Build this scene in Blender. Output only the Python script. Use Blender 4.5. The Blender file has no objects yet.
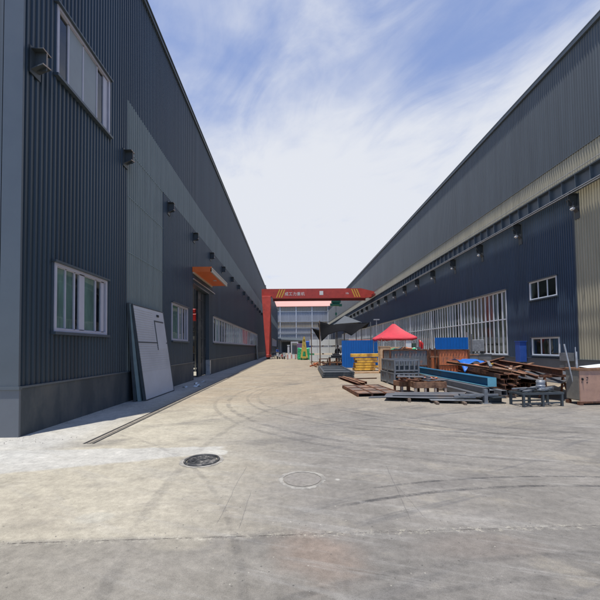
import bpy, bmesh, math, random
from mathutils import Vector, Matrix
random.seed(7)
R = math.radians
scn = bpy.context.scene
COL = scn.collection

# ------------------------------------------------------------------ materials
def new_mat(name):
    m = bpy.data.materials.new(name); m.use_nodes = True
    return m, m.node_tree.nodes, m.node_tree.links, m.node_tree.nodes['Principled BSDF']

def mat(name, col, rough=0.6, metal=0.0, var=0.25, scale=3.0, bump=0.0, dirt=None, dirt_amt=0.0, dscale=1.2, stretch=(1, 1, 1), spec=0.5):
    """painted or bare surface with tone variation and optional patches of dirt, in object space"""
    m, N, L, b = new_mat(name)
    tc = N.new('ShaderNodeTexCoord'); mp = N.new('ShaderNodeMapping'); mp.inputs['Scale'].default_value = stretch
    L.new(tc.outputs['Object'], mp.inputs['Vector'])
    n1 = N.new('ShaderNodeTexNoise'); n1.inputs['Scale'].default_value = scale; n1.inputs['Detail'].default_value = 6
    n1.inputs['Roughness'].default_value = .65
    L.new(mp.outputs[0], n1.inputs['Vector'])
    r1 = N.new('ShaderNodeMapRange'); r1.inputs['From Min'].default_value = .3; r1.inputs['From Max'].default_value = .7
    r1.inputs['To Min'].default_value = 1 - var; r1.inputs['To Max'].default_value = 1 + var
    L.new(n1.outputs['Fac'], r1.inputs['Value'])
    mul = N.new('ShaderNodeVectorMath'); mul.operation = 'SCALE'; mul.inputs[0].default_value = col[:3]
    L.new(r1.outputs[0], mul.inputs['Scale'])
    out = mul.outputs[0]
    if dirt:
        n2 = N.new('ShaderNodeTexNoise'); n2.inputs['Scale'].default_value = dscale; n2.inputs['Detail'].default_value = 8
        n2.inputs['Roughness'].default_value = .7
        L.new(mp.outputs[0], n2.inputs['Vector'])
        r2 = N.new('ShaderNodeMapRange'); r2.inputs['From Min'].default_value = .62 - .3 * dirt_amt; r2.inputs['From Max'].default_value = .72 - .2 * dirt_amt
        L.new(n2.outputs['Fac'], r2.inputs['Value'])
        mx = N.new('ShaderNodeMix'); mx.data_type = 'RGBA'; mx.inputs[7].default_value = (*dirt, 1)
        L.new(r2.outputs[0], mx.inputs[0]); L.new(out, mx.inputs[6]); out = mx.outputs[2]
    L.new(out, b.inputs['Base Color'])
    r3 = N.new('ShaderNodeMapRange'); r3.inputs['To Min'].default_value = max(0, rough - .12); r3.inputs['To Max'].default_value = min(1, rough + .12)
    L.new(n1.outputs['Fac'], r3.inputs['Value']); L.new(r3.outputs[0], b.inputs['Roughness'])
    b.inputs['Metallic'].default_value = metal; b.inputs['Specular IOR Level'].default_value = spec
    if bump:
        bp = N.new('ShaderNodeBump'); bp.inputs['Strength'].default_value = bump; bp.inputs['Distance'].default_value = .02
        L.new(n1.outputs['Fac'], bp.inputs['Height']); L.new(bp.outputs[0], b.inputs['Normal'])
    return m

def glass_mat(name, tint=(.85, .90, .90), refl=1.0):
    m, N, L, b = new_mat(name)
    N.remove(b)
    out = N['Material Output']
    tr = N.new('ShaderNodeBsdfTransparent'); tr.inputs[0].default_value = (*tint, 1)
    gl = N.new('ShaderNodeBsdfGlossy'); gl.inputs['Roughness'].default_value = .03
    fr = N.new('ShaderNodeFresnel'); fr.inputs['IOR'].default_value = 1.7
    tc = N.new('ShaderNodeTexCoord'); nz = N.new('ShaderNodeTexNoise'); nz.inputs['Scale'].default_value = .8
    bp = N.new('ShaderNodeBump'); bp.inputs['Strength'].default_value = .03; bp.inputs['Distance'].default_value = .3
    L.new(tc.outputs['Object'], nz.inputs['Vector']); L.new(nz.outputs['Fac'], bp.inputs['Height']); L.new(bp.outputs[0], gl.inputs['Normal'])
    ma = N.new('ShaderNodeMath'); ma.operation = 'MULTIPLY_ADD'; ma.inputs[1].default_value = refl; ma.inputs[2].default_value = .06
    mx = N.new('ShaderNodeMixShader')
    ge = N.new('ShaderNodeNewGeometry'); inv = N.new('ShaderNodeMath'); inv.operation = 'SUBTRACT'; inv.inputs[0].default_value = 1; L.new(ge.outputs['Backfacing'], inv.inputs[1])
    m2 = N.new('ShaderNodeMath'); m2.operation = 'MULTIPLY'; m2.use_clamp = True; L.new(ma.outputs[0], m2.inputs[0]); L.new(inv.outputs[0], m2.inputs[1])
    L.new(fr.outputs[0], ma.inputs[0]); L.new(m2.outputs[0], mx.inputs[0]); L.new(tr.outputs[0], mx.inputs[1]); L.new(gl.outputs[0], mx.inputs[2])
    L.new(mx.outputs[0], out.inputs['Surface'])
    return m

def cladding(name, col, rough=.45, panel=1.0, metal=0.0, tone=.17, sheen=.22):
    """coated corrugated sheet: sheet to sheet tone steps along the wall, streaky weathering down the wall"""
    m, N, L, b = new_mat(name)
    tc = N.new('ShaderNodeTexCoord'); sp = N.new('ShaderNodeSeparateXYZ'); L.new(tc.outputs['Object'], sp.inputs[0])
    dv = N.new('ShaderNodeMath'); dv.operation = 'DIVIDE'; dv.inputs[1].default_value = panel; L.new(sp.outputs['Y'], dv.inputs[0])
    fl = N.new('ShaderNodeMath'); fl.operation = 'FLOOR'; L.new(dv.outputs[0], fl.inputs[0])
    wn = N.new('ShaderNodeTexWhiteNoise'); wn.noise_dimensions = '1D'; L.new(fl.outputs[0], wn.inputs['W'])
    mp = N.new('ShaderNodeMapping'); mp.inputs['Scale'].default_value = (2.5, 2.5, .18); L.new(tc.outputs['Object'], mp.inputs['Vector'])
    nz = N.new('ShaderNodeTexNoise'); nz.inputs['Scale'].default_value = 1.6; nz.inputs['Detail'].default_value = 6; L.new(mp.outputs[0], nz.inputs['Vector'])
    a = N.new('ShaderNodeMapRange'); a.inputs['To Min'].default_value = 1 - tone; a.inputs['To Max'].default_value = 1 + tone; L.new(wn.outputs['Value'], a.inputs['Value'])
    c = N.new('ShaderNodeMapRange'); c.inputs['From Min'].default_value = .3; c.inputs['From Max'].default_value = .7
    c.inputs['To Min'].default_value = .86; c.inputs['To Max'].default_value = 1.14; L.new(nz.outputs['Fac'], c.inputs['Value'])
    mu = N.new('ShaderNodeMath'); mu.operation = 'MULTIPLY'; L.new(a.outputs[0], mu.inputs[0]); L.new(c.outputs[0], mu.inputs[1])
    vm = N.new('ShaderNodeVectorMath'); vm.operation = 'SCALE'; vm.inputs[0].default_value = col; L.new(mu.outputs[0], vm.inputs['Scale'])
    L.new(vm.outputs[0], b.inputs['Base Color'])
    b.inputs['Roughness'].default_value = rough; b.inputs['Metallic'].default_value = metal
    b.inputs['Sheen Weight'].default_value = sheen; b.inputs['Sheen Roughness'].default_value = .35; b.inputs['Sheen Tint'].default_value = (.9, .92, .95, 1)   # film of dust
    return m

M = {}
M['navy'] = cladding('navy coated sheet', (.018, .033, .045), .42)
M['navy_blue'] = cladding('deep blue coated sheet', (.021, .043, .078), .42, sheen=.3, tone=.08)
M['slate'] = cladding('slate coated sheet', (.064, .080, .092), .5, tone=.07)
M['pale'] = cladding('pale grey green sheet', (.18, .208, .19), .5, tone=.05)
M['cream'] = cladding('cream coated sheet', (.37, .335, .235), .5, tone=.06)
M['plinth'] = mat('plinth paint', (.052, .063, .07), .65, var=.25, scale=.9, stretch=(1, 1, .35), dirt=(.10, .10, .095), dirt_amt=.5, dscale=.9)
M['plinth_light'] = mat('grey plinth paint', (.125, .135, .145), .6, var=.12, scale=.8)
M['trim'] = mat('slate flashing', (.085, .102, .115), .4, var=.08, scale=1)
M['trim_dark'] = mat('dark flashing', (.06, .08, .095), .4, var=.1, scale=1)
M['white'] = mat('white window paint', (.74, .76, .78), .4, var=.08, scale=2)
M['sash'] = mat('grey white sash', (.46, .45, .50), .4, var=.08, scale=2)
M['blind'] = mat('pale blind', (.75, .80, .80), .8, var=.12, scale=1.2)
M['blind_dim'] = mat('faded curtain', (.50, .47, .48), .9, var=.35, scale=1.5, stretch=(1, 3, .3))
M['film'] = mat('pale pane sheet', (.22, .25, .26), .35, var=.12, scale=1.2)
M['curtain_grey'] = mat('grey curtain', (.42, .42, .41), .9, var=.4, scale=2, stretch=(1, 3, .4))
M['curtain_brown'] = mat('brown curtain', (.26, .21, .19), .9, var=.4, scale=2, stretch=(1, 3, .4))
M['green_reflection'] = mat('green grey pane reflection', (.22, .30, .25), .9, var=.5, scale=1.3, stretch=(1, 2.5, .5))  # reflection in the lower panes put into the colour of sheets behind the glass
M['glass'] = glass_mat('window glass')
M['glass_dark'] = glass_mat('tinted glass', (.48, .56, .57), .7)
M['inner'] = mat('interior lining', (.22, .22, .21), .9, var=.3, scale=.5)
M['steel_dark'] = mat('dark painted steel', (.05, .06, .065), .5, var=.2, scale=3)
M['steel'] = mat('grey steel', (.20, .21, .22), .5, metal=.3, var=.25, scale=5, dirt=(.16, .09, .05), dirt_amt=.15)
M['steel_light'] = mat('galvanised steel', (.45, .46, .47), .42, metal=.5, var=.25, scale=8)
M['runway'] = mat('grey blue runway paint', (.10, .125, .145), .5, var=.15, scale=2)
M['red'] = mat('red crane paint', (.50, .062, .038), .45, var=.16, scale=1.5, dirt=(.22, .05, .03), dirt_amt=.1)
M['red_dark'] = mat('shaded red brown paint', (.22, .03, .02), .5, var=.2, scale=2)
M['yellow'] = mat('yellow marking paint', (.75, .5, .05), .5, var=.1)
M['orange'] = mat('orange canopy sheet', (.80, .17, .035), .4, var=.1, scale=1)
M['ivory'] = mat('ivory edge trim', (.5, .44, .36), .5, var=.1)
M['lettering'] = mat('white lettering paint', (.8, .78, .7), .5, var=.05)
M['rust'] = mat('rusty steel', (.17, .068, .032), .85, var=.45, scale=9, bump=.4, dirt=(.07, .035, .022), dirt_amt=.5, dscale=4)
M['rust_tan'] = mat('tan rust', (.27, .14, .075), .85, var=.35, scale=7, bump=.3, dirt=(.11, .05, .028), dirt_amt=.4, dscale=3)
M['rust_orange'] = mat('orange primer with rust', (.66, .21, .085), .75, var=.25, scale=4, dirt=(.22, .12, .09), dirt_amt=.32, dscale=2.5)
M['grey_orange'] = mat('grey bin paint with rust', (.17, .17, .17), .7, var=.3, scale=4, dirt=(.38, .13, .05), dirt_amt=.22, dscale=2)
M['black_steel'] = mat('black steel', (.032, .04, .045), .45, var=.3, scale=4, dirt=(.11, .11, .105), dirt_amt=.3)
M['plate'] = mat('mill plate', (.115, .12, .13), .5, metal=.2, var=.25, scale=2, dirt=(.17, .13, .10), dirt_amt=.25)
M['plate_rust'] = mat('half rusted plate', (.14, .11, .09), .7, var=.3, scale=3, dirt=(.26, .14, .08), dirt_amt=.55, dscale=1.5)
M['teal'] = mat('blue steel paint', (.012, .13, .25), .38, var=.2, scale=3, dirt=(.05, .09, .11), dirt_amt=.25)
M['teal_lit'] = mat('sunlit blue steel paint', (.16, .42, .50), .45, var=.15, scale=3)  # the beam's blue lightened, sun on flange and end put into the colour
M['blue_sheet'] = mat('bright blue sheet', (.004, .13, .46), .4, var=.1, scale=2)
M['blue_tarp'] = mat('blue tarpaulin', (.008, .12, .45), .5, var=.15, scale=4, bump=.4)
M['yellow_beam'] = mat('yellow painted beam', (.95, .54, .075), .55, var=.2, scale=4, dirt=(.42, .20, .05), dirt_amt=.3)
M['tent'] = mat('red tent cloth', (.58, .03, .05), .6, var=.15, scale=2, bump=.2)
M['net'] = mat('black shade net', (.007, .007, .008), .9, var=.3, scale=5, spec=.1)
M['net_grey'] = mat('grey shade net', (.09, .10, .11), .8, var=.2, scale=5)
M['wood'] = mat('plywood', (.70, .46, .26), .7, var=.15, scale=3, stretch=(1, 1, 6), dirt=(.36, .22, .12), dirt_amt=.25)
M['timber'] = mat('weathered timber', (.17, .12, .085), .8, var=.3, scale=4, stretch=(4, 1, 4))
M['white_panel'] = mat('white sandwich panel', (.80, .83, .82), .4, var=.08, scale=1)
M['grey_door'] = mat('grey door skin', (.47, .48, .50), .4, var=.1, scale=.8)
M['foam'] = mat('grey green panel edge', (.20, .26, .26), .6, var=.12, scale=3)
M['rubber'] = mat('black rubber', (.018, .018, .02), .7, var=.2)
M['green'] = mat('green sheeting', (.02, .42, .17), .5, var=.3, scale=6, bump=.4, dirt=(.3, .6, .42), dirt_amt=.3, dscale=5)
M['hoist_green'] = mat('green hoist paint', (.015, .16, .08), .4, var=.2)
M['pink'] = mat('faded pink steel', (.43, .25, .17), .7, var=.14, scale=4, dirt=(.33, .19, .15), dirt_amt=.3, dscale=3)
M['khaki'] = mat('drab bin side', (.21, .19, .155), .7, var=.2, scale=4)
M['brownwhite'] = mat('pale rusted strip', (.42, .33, .26), .7, var=.2, scale=4)
M['concrete_new'] = mat('pale concrete', (.30, .28, .24), .9, var=.35, scale=9, bump=.4, dirt=(.2, .185, .16), dirt_amt=.5, dscale=6)
M['iron'] = mat('cast iron', (.05, .05, .05), .6, metal=.3, var=.4, scale=14, dirt=(.25, .23, .20), dirt_amt=.42, dscale=8)
M['pinkroof'] = mat('salmon roof sheet', (.62, .30, .24), .6, var=.06, scale=.4)
M['far_grey'] = mat('pale blue grey sheet', (.33, .345, .37), .6, var=.12, scale=.4, stretch=(2, 1, .3))
M['far_tan'] = mat('tan translucent sheet', (.32, .28, .22), .6, var=.15, scale=.6, stretch=(2, 1, .3))
M['skin'] = mat('skin', (.42, .24, .16), .6, var=.05)
M['cloth_dark'] = mat('dark jacket', (.02, .022, .028), .85, var=.2, scale=6)
M['cloth_brown'] = mat('brown trousers', (.13, .085, .055), .9, var=.2, scale=6)
M['red_goods'] = mat('red plastic', (.5, .03, .03), .4, var=.1)
M['blue_goods'] = mat('blue plastic', (.03, .09, .35), .4, var=.15)
M['mustard'] = mat('worn yellow machine paint', (.62, .46, .10), .5, var=.2, scale=4, dirt=(.25, .2, .1), dirt_amt=.25)
M['lens'] = mat('white lamp glass', (.6, .61, .62), .2, var=.02)

# ------------------------------------------------------------------ helpers
def tag(o, label=None, cat=None, group=None, kind=None):
    if label: o['label'] = label
    if cat: o['category'] = cat
    if group: o['group'] = group
    if kind: o['kind'] = kind
    return o

def empty(name, loc=(0, 0, 0), rz=0, label=None, cat=None, group=None):
    o = bpy.data.objects.new(name, None); COL.objects.link(o)
    o.location = loc; o.rotation_euler = (0, 0, rz); o.empty_display_size = .2
    return tag(o, label, cat, group)

class MB:
    def __init__(s): s.v = []; s.f = []; s.sm = []
    def add(s, vs, fs, mtx=None, smooth=False):
        n = len(s.v)
        for p in vs:
            p = Vector(p)
            s.v.append(mtx @ p if mtx else p)
        for f in fs: s.f.append([i + n for i in f]); s.sm.append(smooth)
        return s
    def box(s, x0, x1, y0, y1, z0, z1, mtx=None):
        vs = [(x0, y0, z0), (x1, y0, z0), (x1, y1, z0), (x0, y1, z0), (x0, y0, z1), (x1, y0, z1), (x1, y1, z1), (x0, y1, z1)]
        return s.add(vs, [(0, 3, 2, 1), (4, 5, 6, 7), (0, 1, 5, 4), (1, 2, 6, 5), (2, 3, 7, 6), (3, 0, 4, 7)], mtx)
    def frame_of(s, p0, p1, up=(0, 0, 1)):
        p0, p1 = Vector(p0), Vector(p1); d = p1 - p0; L = d.length; d.normalize()
        u = Vector(up)
        if abs(d.dot(u)) > .98: u = Vector((0, 1, 0))
        sx = d.cross(u).normalized(); uz = sx.cross(d)
        return Matrix(((sx.x, d.x, uz.x, p0.x), (sx.y, d.y, uz.y, p0.y), (sx.z, d.z, uz.z, p0.z), (0, 0, 0, 1))), L
    def bar(s, p0, p1, w, h, up=(0, 0, 1)):
        m, L = s.frame_of(p0, p1, up)
        return s.box(-w / 2, w / 2, 0, L, -h / 2, h / 2, m)
    def ibeam(s, p0, p1, w, h, t=.012, up=(0, 0, 1)):
        m, L = s.frame_of(p0, p1, up)
        s.box(-w / 2, w / 2, 0, L, -h / 2, -h / 2 + t, m); s.box(-w / 2, w / 2, 0, L, h / 2 - t, h / 2, m)
        return s.box(-t / 2, t / 2, .001, L - .001, -h / 2 + t, h / 2 - t, m)
    def channel(s, p0, p1, w, h, t=.012, up=(0, 0, 1)):
        m, L = s.frame_of(p0, p1, up)
        s.box(-w / 2, w / 2, 0, L, -h / 2, -h / 2 + t, m); s.box(-w / 2, w / 2, 0, L, h / 2 - t, h / 2, m)
        return s.box(-w / 2, -w / 2 + t, .001, L - .001, -h / 2 + t, h / 2 - t, m)
    def hollow(s, p0, p1, w, h, t=.01, up=(0, 0, 1)):
        m, L = s.frame_of(p0, p1, up)
        s.box(-w / 2, w / 2, 0, L, -h / 2, -h / 2 + t, m); s.box(-w / 2, w / 2, 0, L, h / 2 - t, h / 2, m)
        s.box(-w / 2, -w / 2 + t, 0.001, L - .001, -h / 2 + t, h / 2 - t, m)
        return s.box(w / 2 - t, w / 2, 0.001, L - .001, -h / 2 + t, h / 2 - t, m)
    def tube(s, p0, p1, r0, r1=None, n=12, caps=True):
        if r1 is None: r1 = r0
        m, L = s.frame_of(p0, p1)
        vs = []
        for k, (y, r) in enumerate(((0, r0), (L, r1))):
            for i in range(n):
                a = 2 * math.pi * i / n; vs.append((r * math.cos(a), y, r * math.sin(a)))
        fs = [(i, (i + 1) % n, n + (i + 1) % n, n + i) for i in range(n)]
        s.add(vs, fs, m, True)
        if caps: s.add(vs, [tuple(range(n))[::-1], tuple(range(n, 2 * n))], m)
        return s
    def torus(s, c, R_, r, axis='x', n=20, k=6):
        vs = []; fs = []
        for i in range(n):
            a = 2 * math.pi * i / n
            for j in range(k):
                b = 2 * math.pi * j / k; q = R_ + r * math.cos(b); w = r * math.sin(b)
                if axis == 'x': vs.append((c[0] + w, c[1] + q * math.cos(a), c[2] + q * math.sin(a)))
                else: vs.append((c[0] + q * math.cos(a), c[1] + q * math.sin(a), c[2] + w))
        for i in range(n):
            for j in range(k):
                fs.append((i * k + j, ((i + 1) % n) * k + j, ((i + 1) % n) * k + (j + 1) % k, i * k + (j + 1) % k))
        return s.add(vs, fs, None, True)
    def plate(s, pts, t):
        """flat polygon with thickness t downwards (pts counter-clockwise from above)"""
        n = len(pts); vs = [Vector(p) for p in pts] + [Vector(p) - Vector((0, 0, t)) for p in pts]
        fs = [tuple(range(n)), tuple(range(n, 2 * n))[::-1]] + [(i, n + i, n + (i + 1) % n, (i + 1) % n) for i in range(n)]
        return s.add(vs, fs)
    def sheet(s, fn, nu, nv, t=0, smooth=True):
        vs = [fn(i / nu, j / nv) for j in range(nv + 1) for i in range(nu + 1)]
        fs = [(j * (nu + 1) + i, j * (nu + 1) + i + 1, (j + 1) * (nu + 1) + i + 1, (j + 1) * (nu + 1) + i) for j in range(nv) for i in range(nu)]
        return s.add(vs, fs, None, smooth)
    def build(s, name, m, parent=None, bevel=0, solid=0):
        me = bpy.data.meshes.new(name); me.from_pydata([tuple(v) for v in s.v], [], s.f); me.update()
        me.polygons.foreach_set('use_smooth', s.sm)
        me.materials.append(m if not isinstance(m, str) else M[m])
        o = bpy.data.objects.new(name, me); COL.objects.link(o)
        if parent: o.parent = parent
        if solid:
            md = o.modifiers.new('solid', 'SOLIDIFY'); md.thickness = solid
        if bevel:
            md = o.modifiers.new('bevel', 'BEVEL'); md.width = bevel; md.segments = 1; md.limit_method = 'ANGLE'
        return o

def children(o): return [c for c in bpy.data.objects if c.parent == o]
def copy_tree(o, parent=None):
    ch = children(o); c = o.copy(); COL.objects.link(c)
    if parent: c.parent = parent
    for k in ch: copy_tree(k, c)
    return c

def corr(mb, p0, p1, nrm, z0, z1, holes=(), pitch=.145, depth=.032, s_off=0.0):
    """corrugated wall from p0 to p1 (x,y), ribs standing out along nrm; holes = (s0,s1,za,zb) along the wall"""
    p0 = Vector((*p0, 0)); p1 = Vector((*p1, 0)); n = Vector((*nrm, 0)); d = p1 - p0; Ln = d.length; d.normalize()
    prof = [(0, 0), (.42, 0), (.55, 1), (.87, 1), (1, 0)]
    def dep(s_):
        f = ((s_ + s_off) / pitch) % 1.0
        for (a, da), (b, db) in zip(prof, prof[1:]):
            if a <= f <= b: return depth * (da + (db - da) * (f - a) / (b - a))
        return 0
    br = {0.0, Ln}
    k0 = math.floor(s_off / pitch)
    for k in range(k0, int((Ln + s_off) / pitch) + 2):
        for a, _ in prof[:-1]:
            x = (k + a) * pitch - s_off
            if 0 < x < Ln: br.add(round(x, 5))
    for h in holes:
        for x in h[:2]:
            if 0 < x < Ln: br.add(x)
    br = sorted(br); vs = []; fs = []
    right = (d.cross(Vector((0, 0, 1)))).dot(n) > 0
    for a, b in zip(br, br[1:]):
        if b - a < 1e-4: continue
        spans = [(z0, z1)]
        for h in holes:
            if h[0] - 1e-5 <= a and b <= h[1] + 1e-5:
                ns = []
                for (u, v) in spans:
                    if h[3] <= u or h[2] >= v: ns.append((u, v)); continue
                    if h[2] > u: ns.append((u, h[2]))
                    if h[3] < v: ns.append((h[3], v))
                spans = ns
        A = p0 + d * a + n * dep(a + 1e-6); B = p0 + d * b + n * dep(b - 1e-6)
        for (u, v) in spans:
            k = len(vs)
            vs += [(A.x, A.y, u), (B.x, B.y, u), (B.x, B.y, v), (A.x, A.y, v)]
            fs.append((k, k + 1, k + 2, k + 3) if right else (k + 3, k + 2, k + 1, k))
    mb.add(vs, fs)
    return mb

# ------------------------------------------------------------------ ground
def ground_material():
    m, N, L, b = new_mat('weathered yard concrete')
    tc = N.new('ShaderNodeTexCoord'); P = tc.outputs['Object']
    sp = N.new('ShaderNodeSeparateXYZ'); L.new(P, sp.inputs[0]); X = sp.outputs['X']; Y = sp.outputs['Y']
    def math_(op, a, b_=None, c=None, clamp=False):
        n = N.new('ShaderNodeMath'); n.operation = op; n.use_clamp = clamp
        for i, q in enumerate((a, b_, c)):
            if q is None: continue
            if isinstance(q, (int, float)): n.inputs[i].default_value = q
            else: L.new(q, n.inputs[i])
        return n.outputs[0]
    def rng(v, a, b_, lo=0, hi=1, smooth=True):
        n = N.new('ShaderNodeMapRange'); n.interpolation_type = 'SMOOTHSTEP' if smooth else 'LINEAR'
        for i, q in zip(('From Min', 'From Max', 'To Min', 'To Max'), (a, b_, lo, hi)): n.inputs[i].default_value = q
        L.new(v, n.inputs['Value']); return n.outputs[0]
    def noise(scale, detail=6, rough=.6, vec=None, stretch=None, rot=0, dist=0):
        v = vec or P
        if stretch or rot:
            mp = N.new('ShaderNodeMapping'); mp.inputs['Scale'].default_value = stretch or (1, 1, 1); mp.inputs['Rotation'].default_value = (0, 0, rot)
            if rot:
                m0 = N.new('ShaderNodeMapping'); m0.inputs['Rotation'].default_value = (0, 0, rot); L.new(v, m0.inputs['Vector']); v = m0.outputs[0]
                mp.inputs['Rotation'].default_value = (0, 0, 0)
            L.new(v, mp.inputs['Vector']); v = mp.outputs[0]
        n = N.new('ShaderNodeTexNoise'); n.inputs['Scale'].default_value = scale; n.inputs['Detail'].default_value = detail
        n.inputs['Roughness'].default_value = rough; n.inputs['Distortion'].default_value = dist
        L.new(v, n.inputs['Vector']); return n.outputs['Fac']
    def mix(fac, a, b_, mode='MIX'):
        n = N.new('ShaderNodeMix'); n.data_type = 'RGBA'; n.blend_type = mode
        if isinstance(fac, (int, float)): n.inputs[0].default_value = fac
        else: L.new(fac, n.inputs[0])
        for i, q in ((6, a), (7, b_)):
            if isinstance(q, tuple): n.inputs[i].default_value = (*q, 1)
            else: L.new(q, n.inputs[i])
        return n.outputs[2]
    mul = lambda a, b_: math_('MULTIPLY', a, b_)
    # tyre-polished grey in the turning area, warm sandy concrete towards the left building and up the yard
    big = noise(.22, 5, .6); mid = noise(.9, 7, .65); fine = noise(14, 8, .75); grit = noise(120, 5, .85)
    xw = math_('ADD', X, mul(math_('SUBTRACT', big, .5), 6))
    left = rng(xw, .8, -2.8)
    far = rng(math_('ADD', Y, mul(math_('SUBTRACT', big, .5), 8)), 7.5, 13)
    c = mix(left, (.205, .188, .162), (.385, .345, .262))
    c = mix(mul(far, .8), c, (.315, .255, .18))
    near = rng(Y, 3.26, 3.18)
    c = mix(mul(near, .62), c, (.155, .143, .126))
    # sandy film, rusty stain
    film = mul(rng(noise(.55, 6, .7, stretch=(1, 1.6, 1), rot=.5), .52, .66), .55)
    c = mix(film, c, (.30, .265, .205))
    oil = mul(rng(noise(.42, 5, .6, stretch=(1, 2.2, 1), rot=-.35), .53, .7), .5)
    c = mix(oil, c, (.115, .107, .10))
    def blob(cx, cy, rx, ry, soft=.5, amp=.8):
        dx = math_('DIVIDE', math_('SUBTRACT', X, cx), rx); dy = math_('DIVIDE', math_('SUBTRACT', Y, cy), ry)
        d = math_('SQRT', math_('ADD', mul(dx, dx), mul(dy, dy)))
        d = math_('ADD', d, mul(math_('SUBTRACT', mid, .5), amp))
        return rng(d, 1.0 + soft / 2, 1.0 - soft / 2)
    c = mix(mul(blob(.22, 2.93, .30, .32, 1.3, 3.4), .38), c, (.27, .18, .125))
    c = mix(mul(blob(1.6, 2.95, .5, .2, .9, 1.6), .12), c, (.23, .155, .115))
    c = mix(mul(blob(-4.9, 6.6, .7, .28, .5, .8), .45), c, (.22, .21, .19))      # darker patch by the corner
    # trench fill of pale cement across the left half, and the pale apron by the corner
    wob = mul(math_('SUBTRACT', noise(3, 5, .6), .5), .25)
    yb = math_('ADD', Y, wob); xb = math_('ADD', X, wob)
    lowedge = math_('ADD', 5.62, mul(math_('MINIMUM', math_('ADD', X, 1.6), 0), .27))
    dlo = math_('SUBTRACT', yb, lowedge)
    strip = mul(mul(rng(dlo, -.06, .08), rng(yb, 6.14, 6.06)), rng(xb, -1.15, -1.25))
    c = mix(mul(strip, .97), c, (.42, .40, .35))
    apron = mul(rng(xb, -3.4, -4.6), rng(yb, 5.0, 5.9))
    c = mix(mul(apron, .8), c, (.43, .415, .37))
    c = mix(mul(blob(-1.22, 5.75, .16, .16, .3, .5), .85), c, (.47, .45, .39))
    c = mix(mul(blob(-2.02, 3.62, .2, .12, .4, .6), .7), c, (.36, .335, .27))
    c = mix(mul(blob(-1.0, 3.12, .28, .12, .6, 1.2), .5), c, (.29, .26, .20))
    c = mix(mul(blob(1.25, 3.6, .25, .1, .8, 1.4), .4), c, (.29, .265, .22))
    # small white cement splats
    vo = N.new('ShaderNodeTexVoronoi'); vo.inputs['Scale'].default_value = 1.3; L.new(P, vo.inputs['Vector'])
    sc2 = N.new('ShaderNodeSeparateColor'); L.new(vo.outputs['Color'], sc2.inputs[0])
    dd = math_('ADD', vo.outputs['Distance'], mul(math_('SUBTRACT', fine, .5), .12))
    spl = mul(rng(dd, .06, .035), rng(sc2.outputs[0], .72, .74))
    c = mix(mul(spl, .6), c, (.50, .48, .42))
    # slab joints
    wj = mul(math_('SUBTRACT', noise(5, 5, .7), .5), .03)
    ang = mul(X, -.008)
    def line(v, at, w):
        return rng(math_('ABSOLUTE', math_('SUBTRACT', math_('ADD', v, wj), at)), w * 1.35, w * .65)
    ymod = math_('PINGPONG', math_('SUBTRACT', math_('ADD', math_('ADD', Y, wj), ang), 3.2), 1.92)
    jm = math_('PINGPONG', math_('SUBTRACT', math_('ADD', math_('ADD', Y, wj), ang), 3.2), 3.84)
    joint = rng(jm, .008, .003)
    brk = rng(noise(9, 6, .8), .44, .58)
    edge = mul(rng(jm, .07, .02), rng(noise(16, 6, .85), .50, .60))
    c = mix(mul(edge, .8), c, (.38, .35, .28))
    jfirst = rng(Y, 5, 3)          # the nearest joint is ragged and open, the ones further up are filled flush
    jf = mul(mul(joint, brk), rng(Y, 3.6, 8, .95, .5))
    c = mix(jf, c, (.07, .06, .05))
    # tyre marks: arcs
    tyr = noise(3.2, 6, .75); tre = noise(34, 3, .6, stretch=(1, 1, 1))
    def arc(cx, cy, r, w, amt, x0, x1):
        dx = math_('SUBTRACT', X, cx); dy = math_('SUBTRACT', Y, cy)
        d = math_('SQRT', math_('ADD', mul(dx, dx), mul(dy, dy)))
        d = math_('ABSOLUTE', math_('SUBTRACT', d, r))
        q = mul(rng(d, w, w * .35), rng(tyr, .36, .56)); q = mul(q, rng(X, x0, x0 + .7)); q = mul(q, rng(X, x1, x1 - .7)); q = mul(q, rng(noise(26, 3, .7), .3, .6, .45, 1.0))
        return mul(q, amt * 1.45)
    for a in ARCS: c = mix(arc(*a), c, (.07, .066, .063))
    # long faint streaks where trucks turn
    st = mul(rng(noise(1.0, 6, .6, stretch=(.35, 4.2, 1), rot=-.42, dist=.5), .54, .68), rng(X, -1.5, 1.5))
    c = mix(mul(mul(st, .6), rng(Y, 14, 8)), c, (.115, .11, .105))
    st4 = mul(rng(noise(1.3, 7, .65, stretch=(.3, 5.0, 1), rot=.35, dist=.8), .52, .66), rng(X, -2.5, 0))
    c = mix(mul(mul(st4, .4), rng(Y, 13, 7)), c, (.30, .285, .255))
    st2 = mul(rng(noise(1.1, 5, .6, stretch=(5, .25, 1), rot=.05, dist=.4), .55, .7), .3)
    c = mix(mul(st2, rng(Y, 6, 12)), c, (.22, .17, .13))
    st3 = mul(rng(noise(.9, 6, .6, stretch=(.4, 3.4, 1), rot=.55, dist=.6), .53, .68), .38)
    c = mix(mul(st3, rng(X, 1, -2)), c, (.35, .325, .27))
    # cracks
    def crack(x, w, y0, y1, sl):
        v = math_('SUBTRACT', math_('ADD', X, mul(math_('SUBTRACT', mid, .5), .10)), math_('ADD', mul(math_('SUBTRACT', Y, y0), sl), x))
        q = rng(math_('ABSOLUTE', v), w, w * .4); return mul(mul(q, rng(Y, y0, y0 + .08)), rng(Y, y1, y1 - .08))
    for a in ((1.15, .007, 3.35, 5.0, .12), (1.32, .005, 3.4, 4.3, -.05), (-.75, .005, 3.4, 5.1, .05), (-.52, .005, 3.3, 4.2, .03)):
        c = mix(mul(crack(*a), .6), c, (.12, .11, .10))
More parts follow.
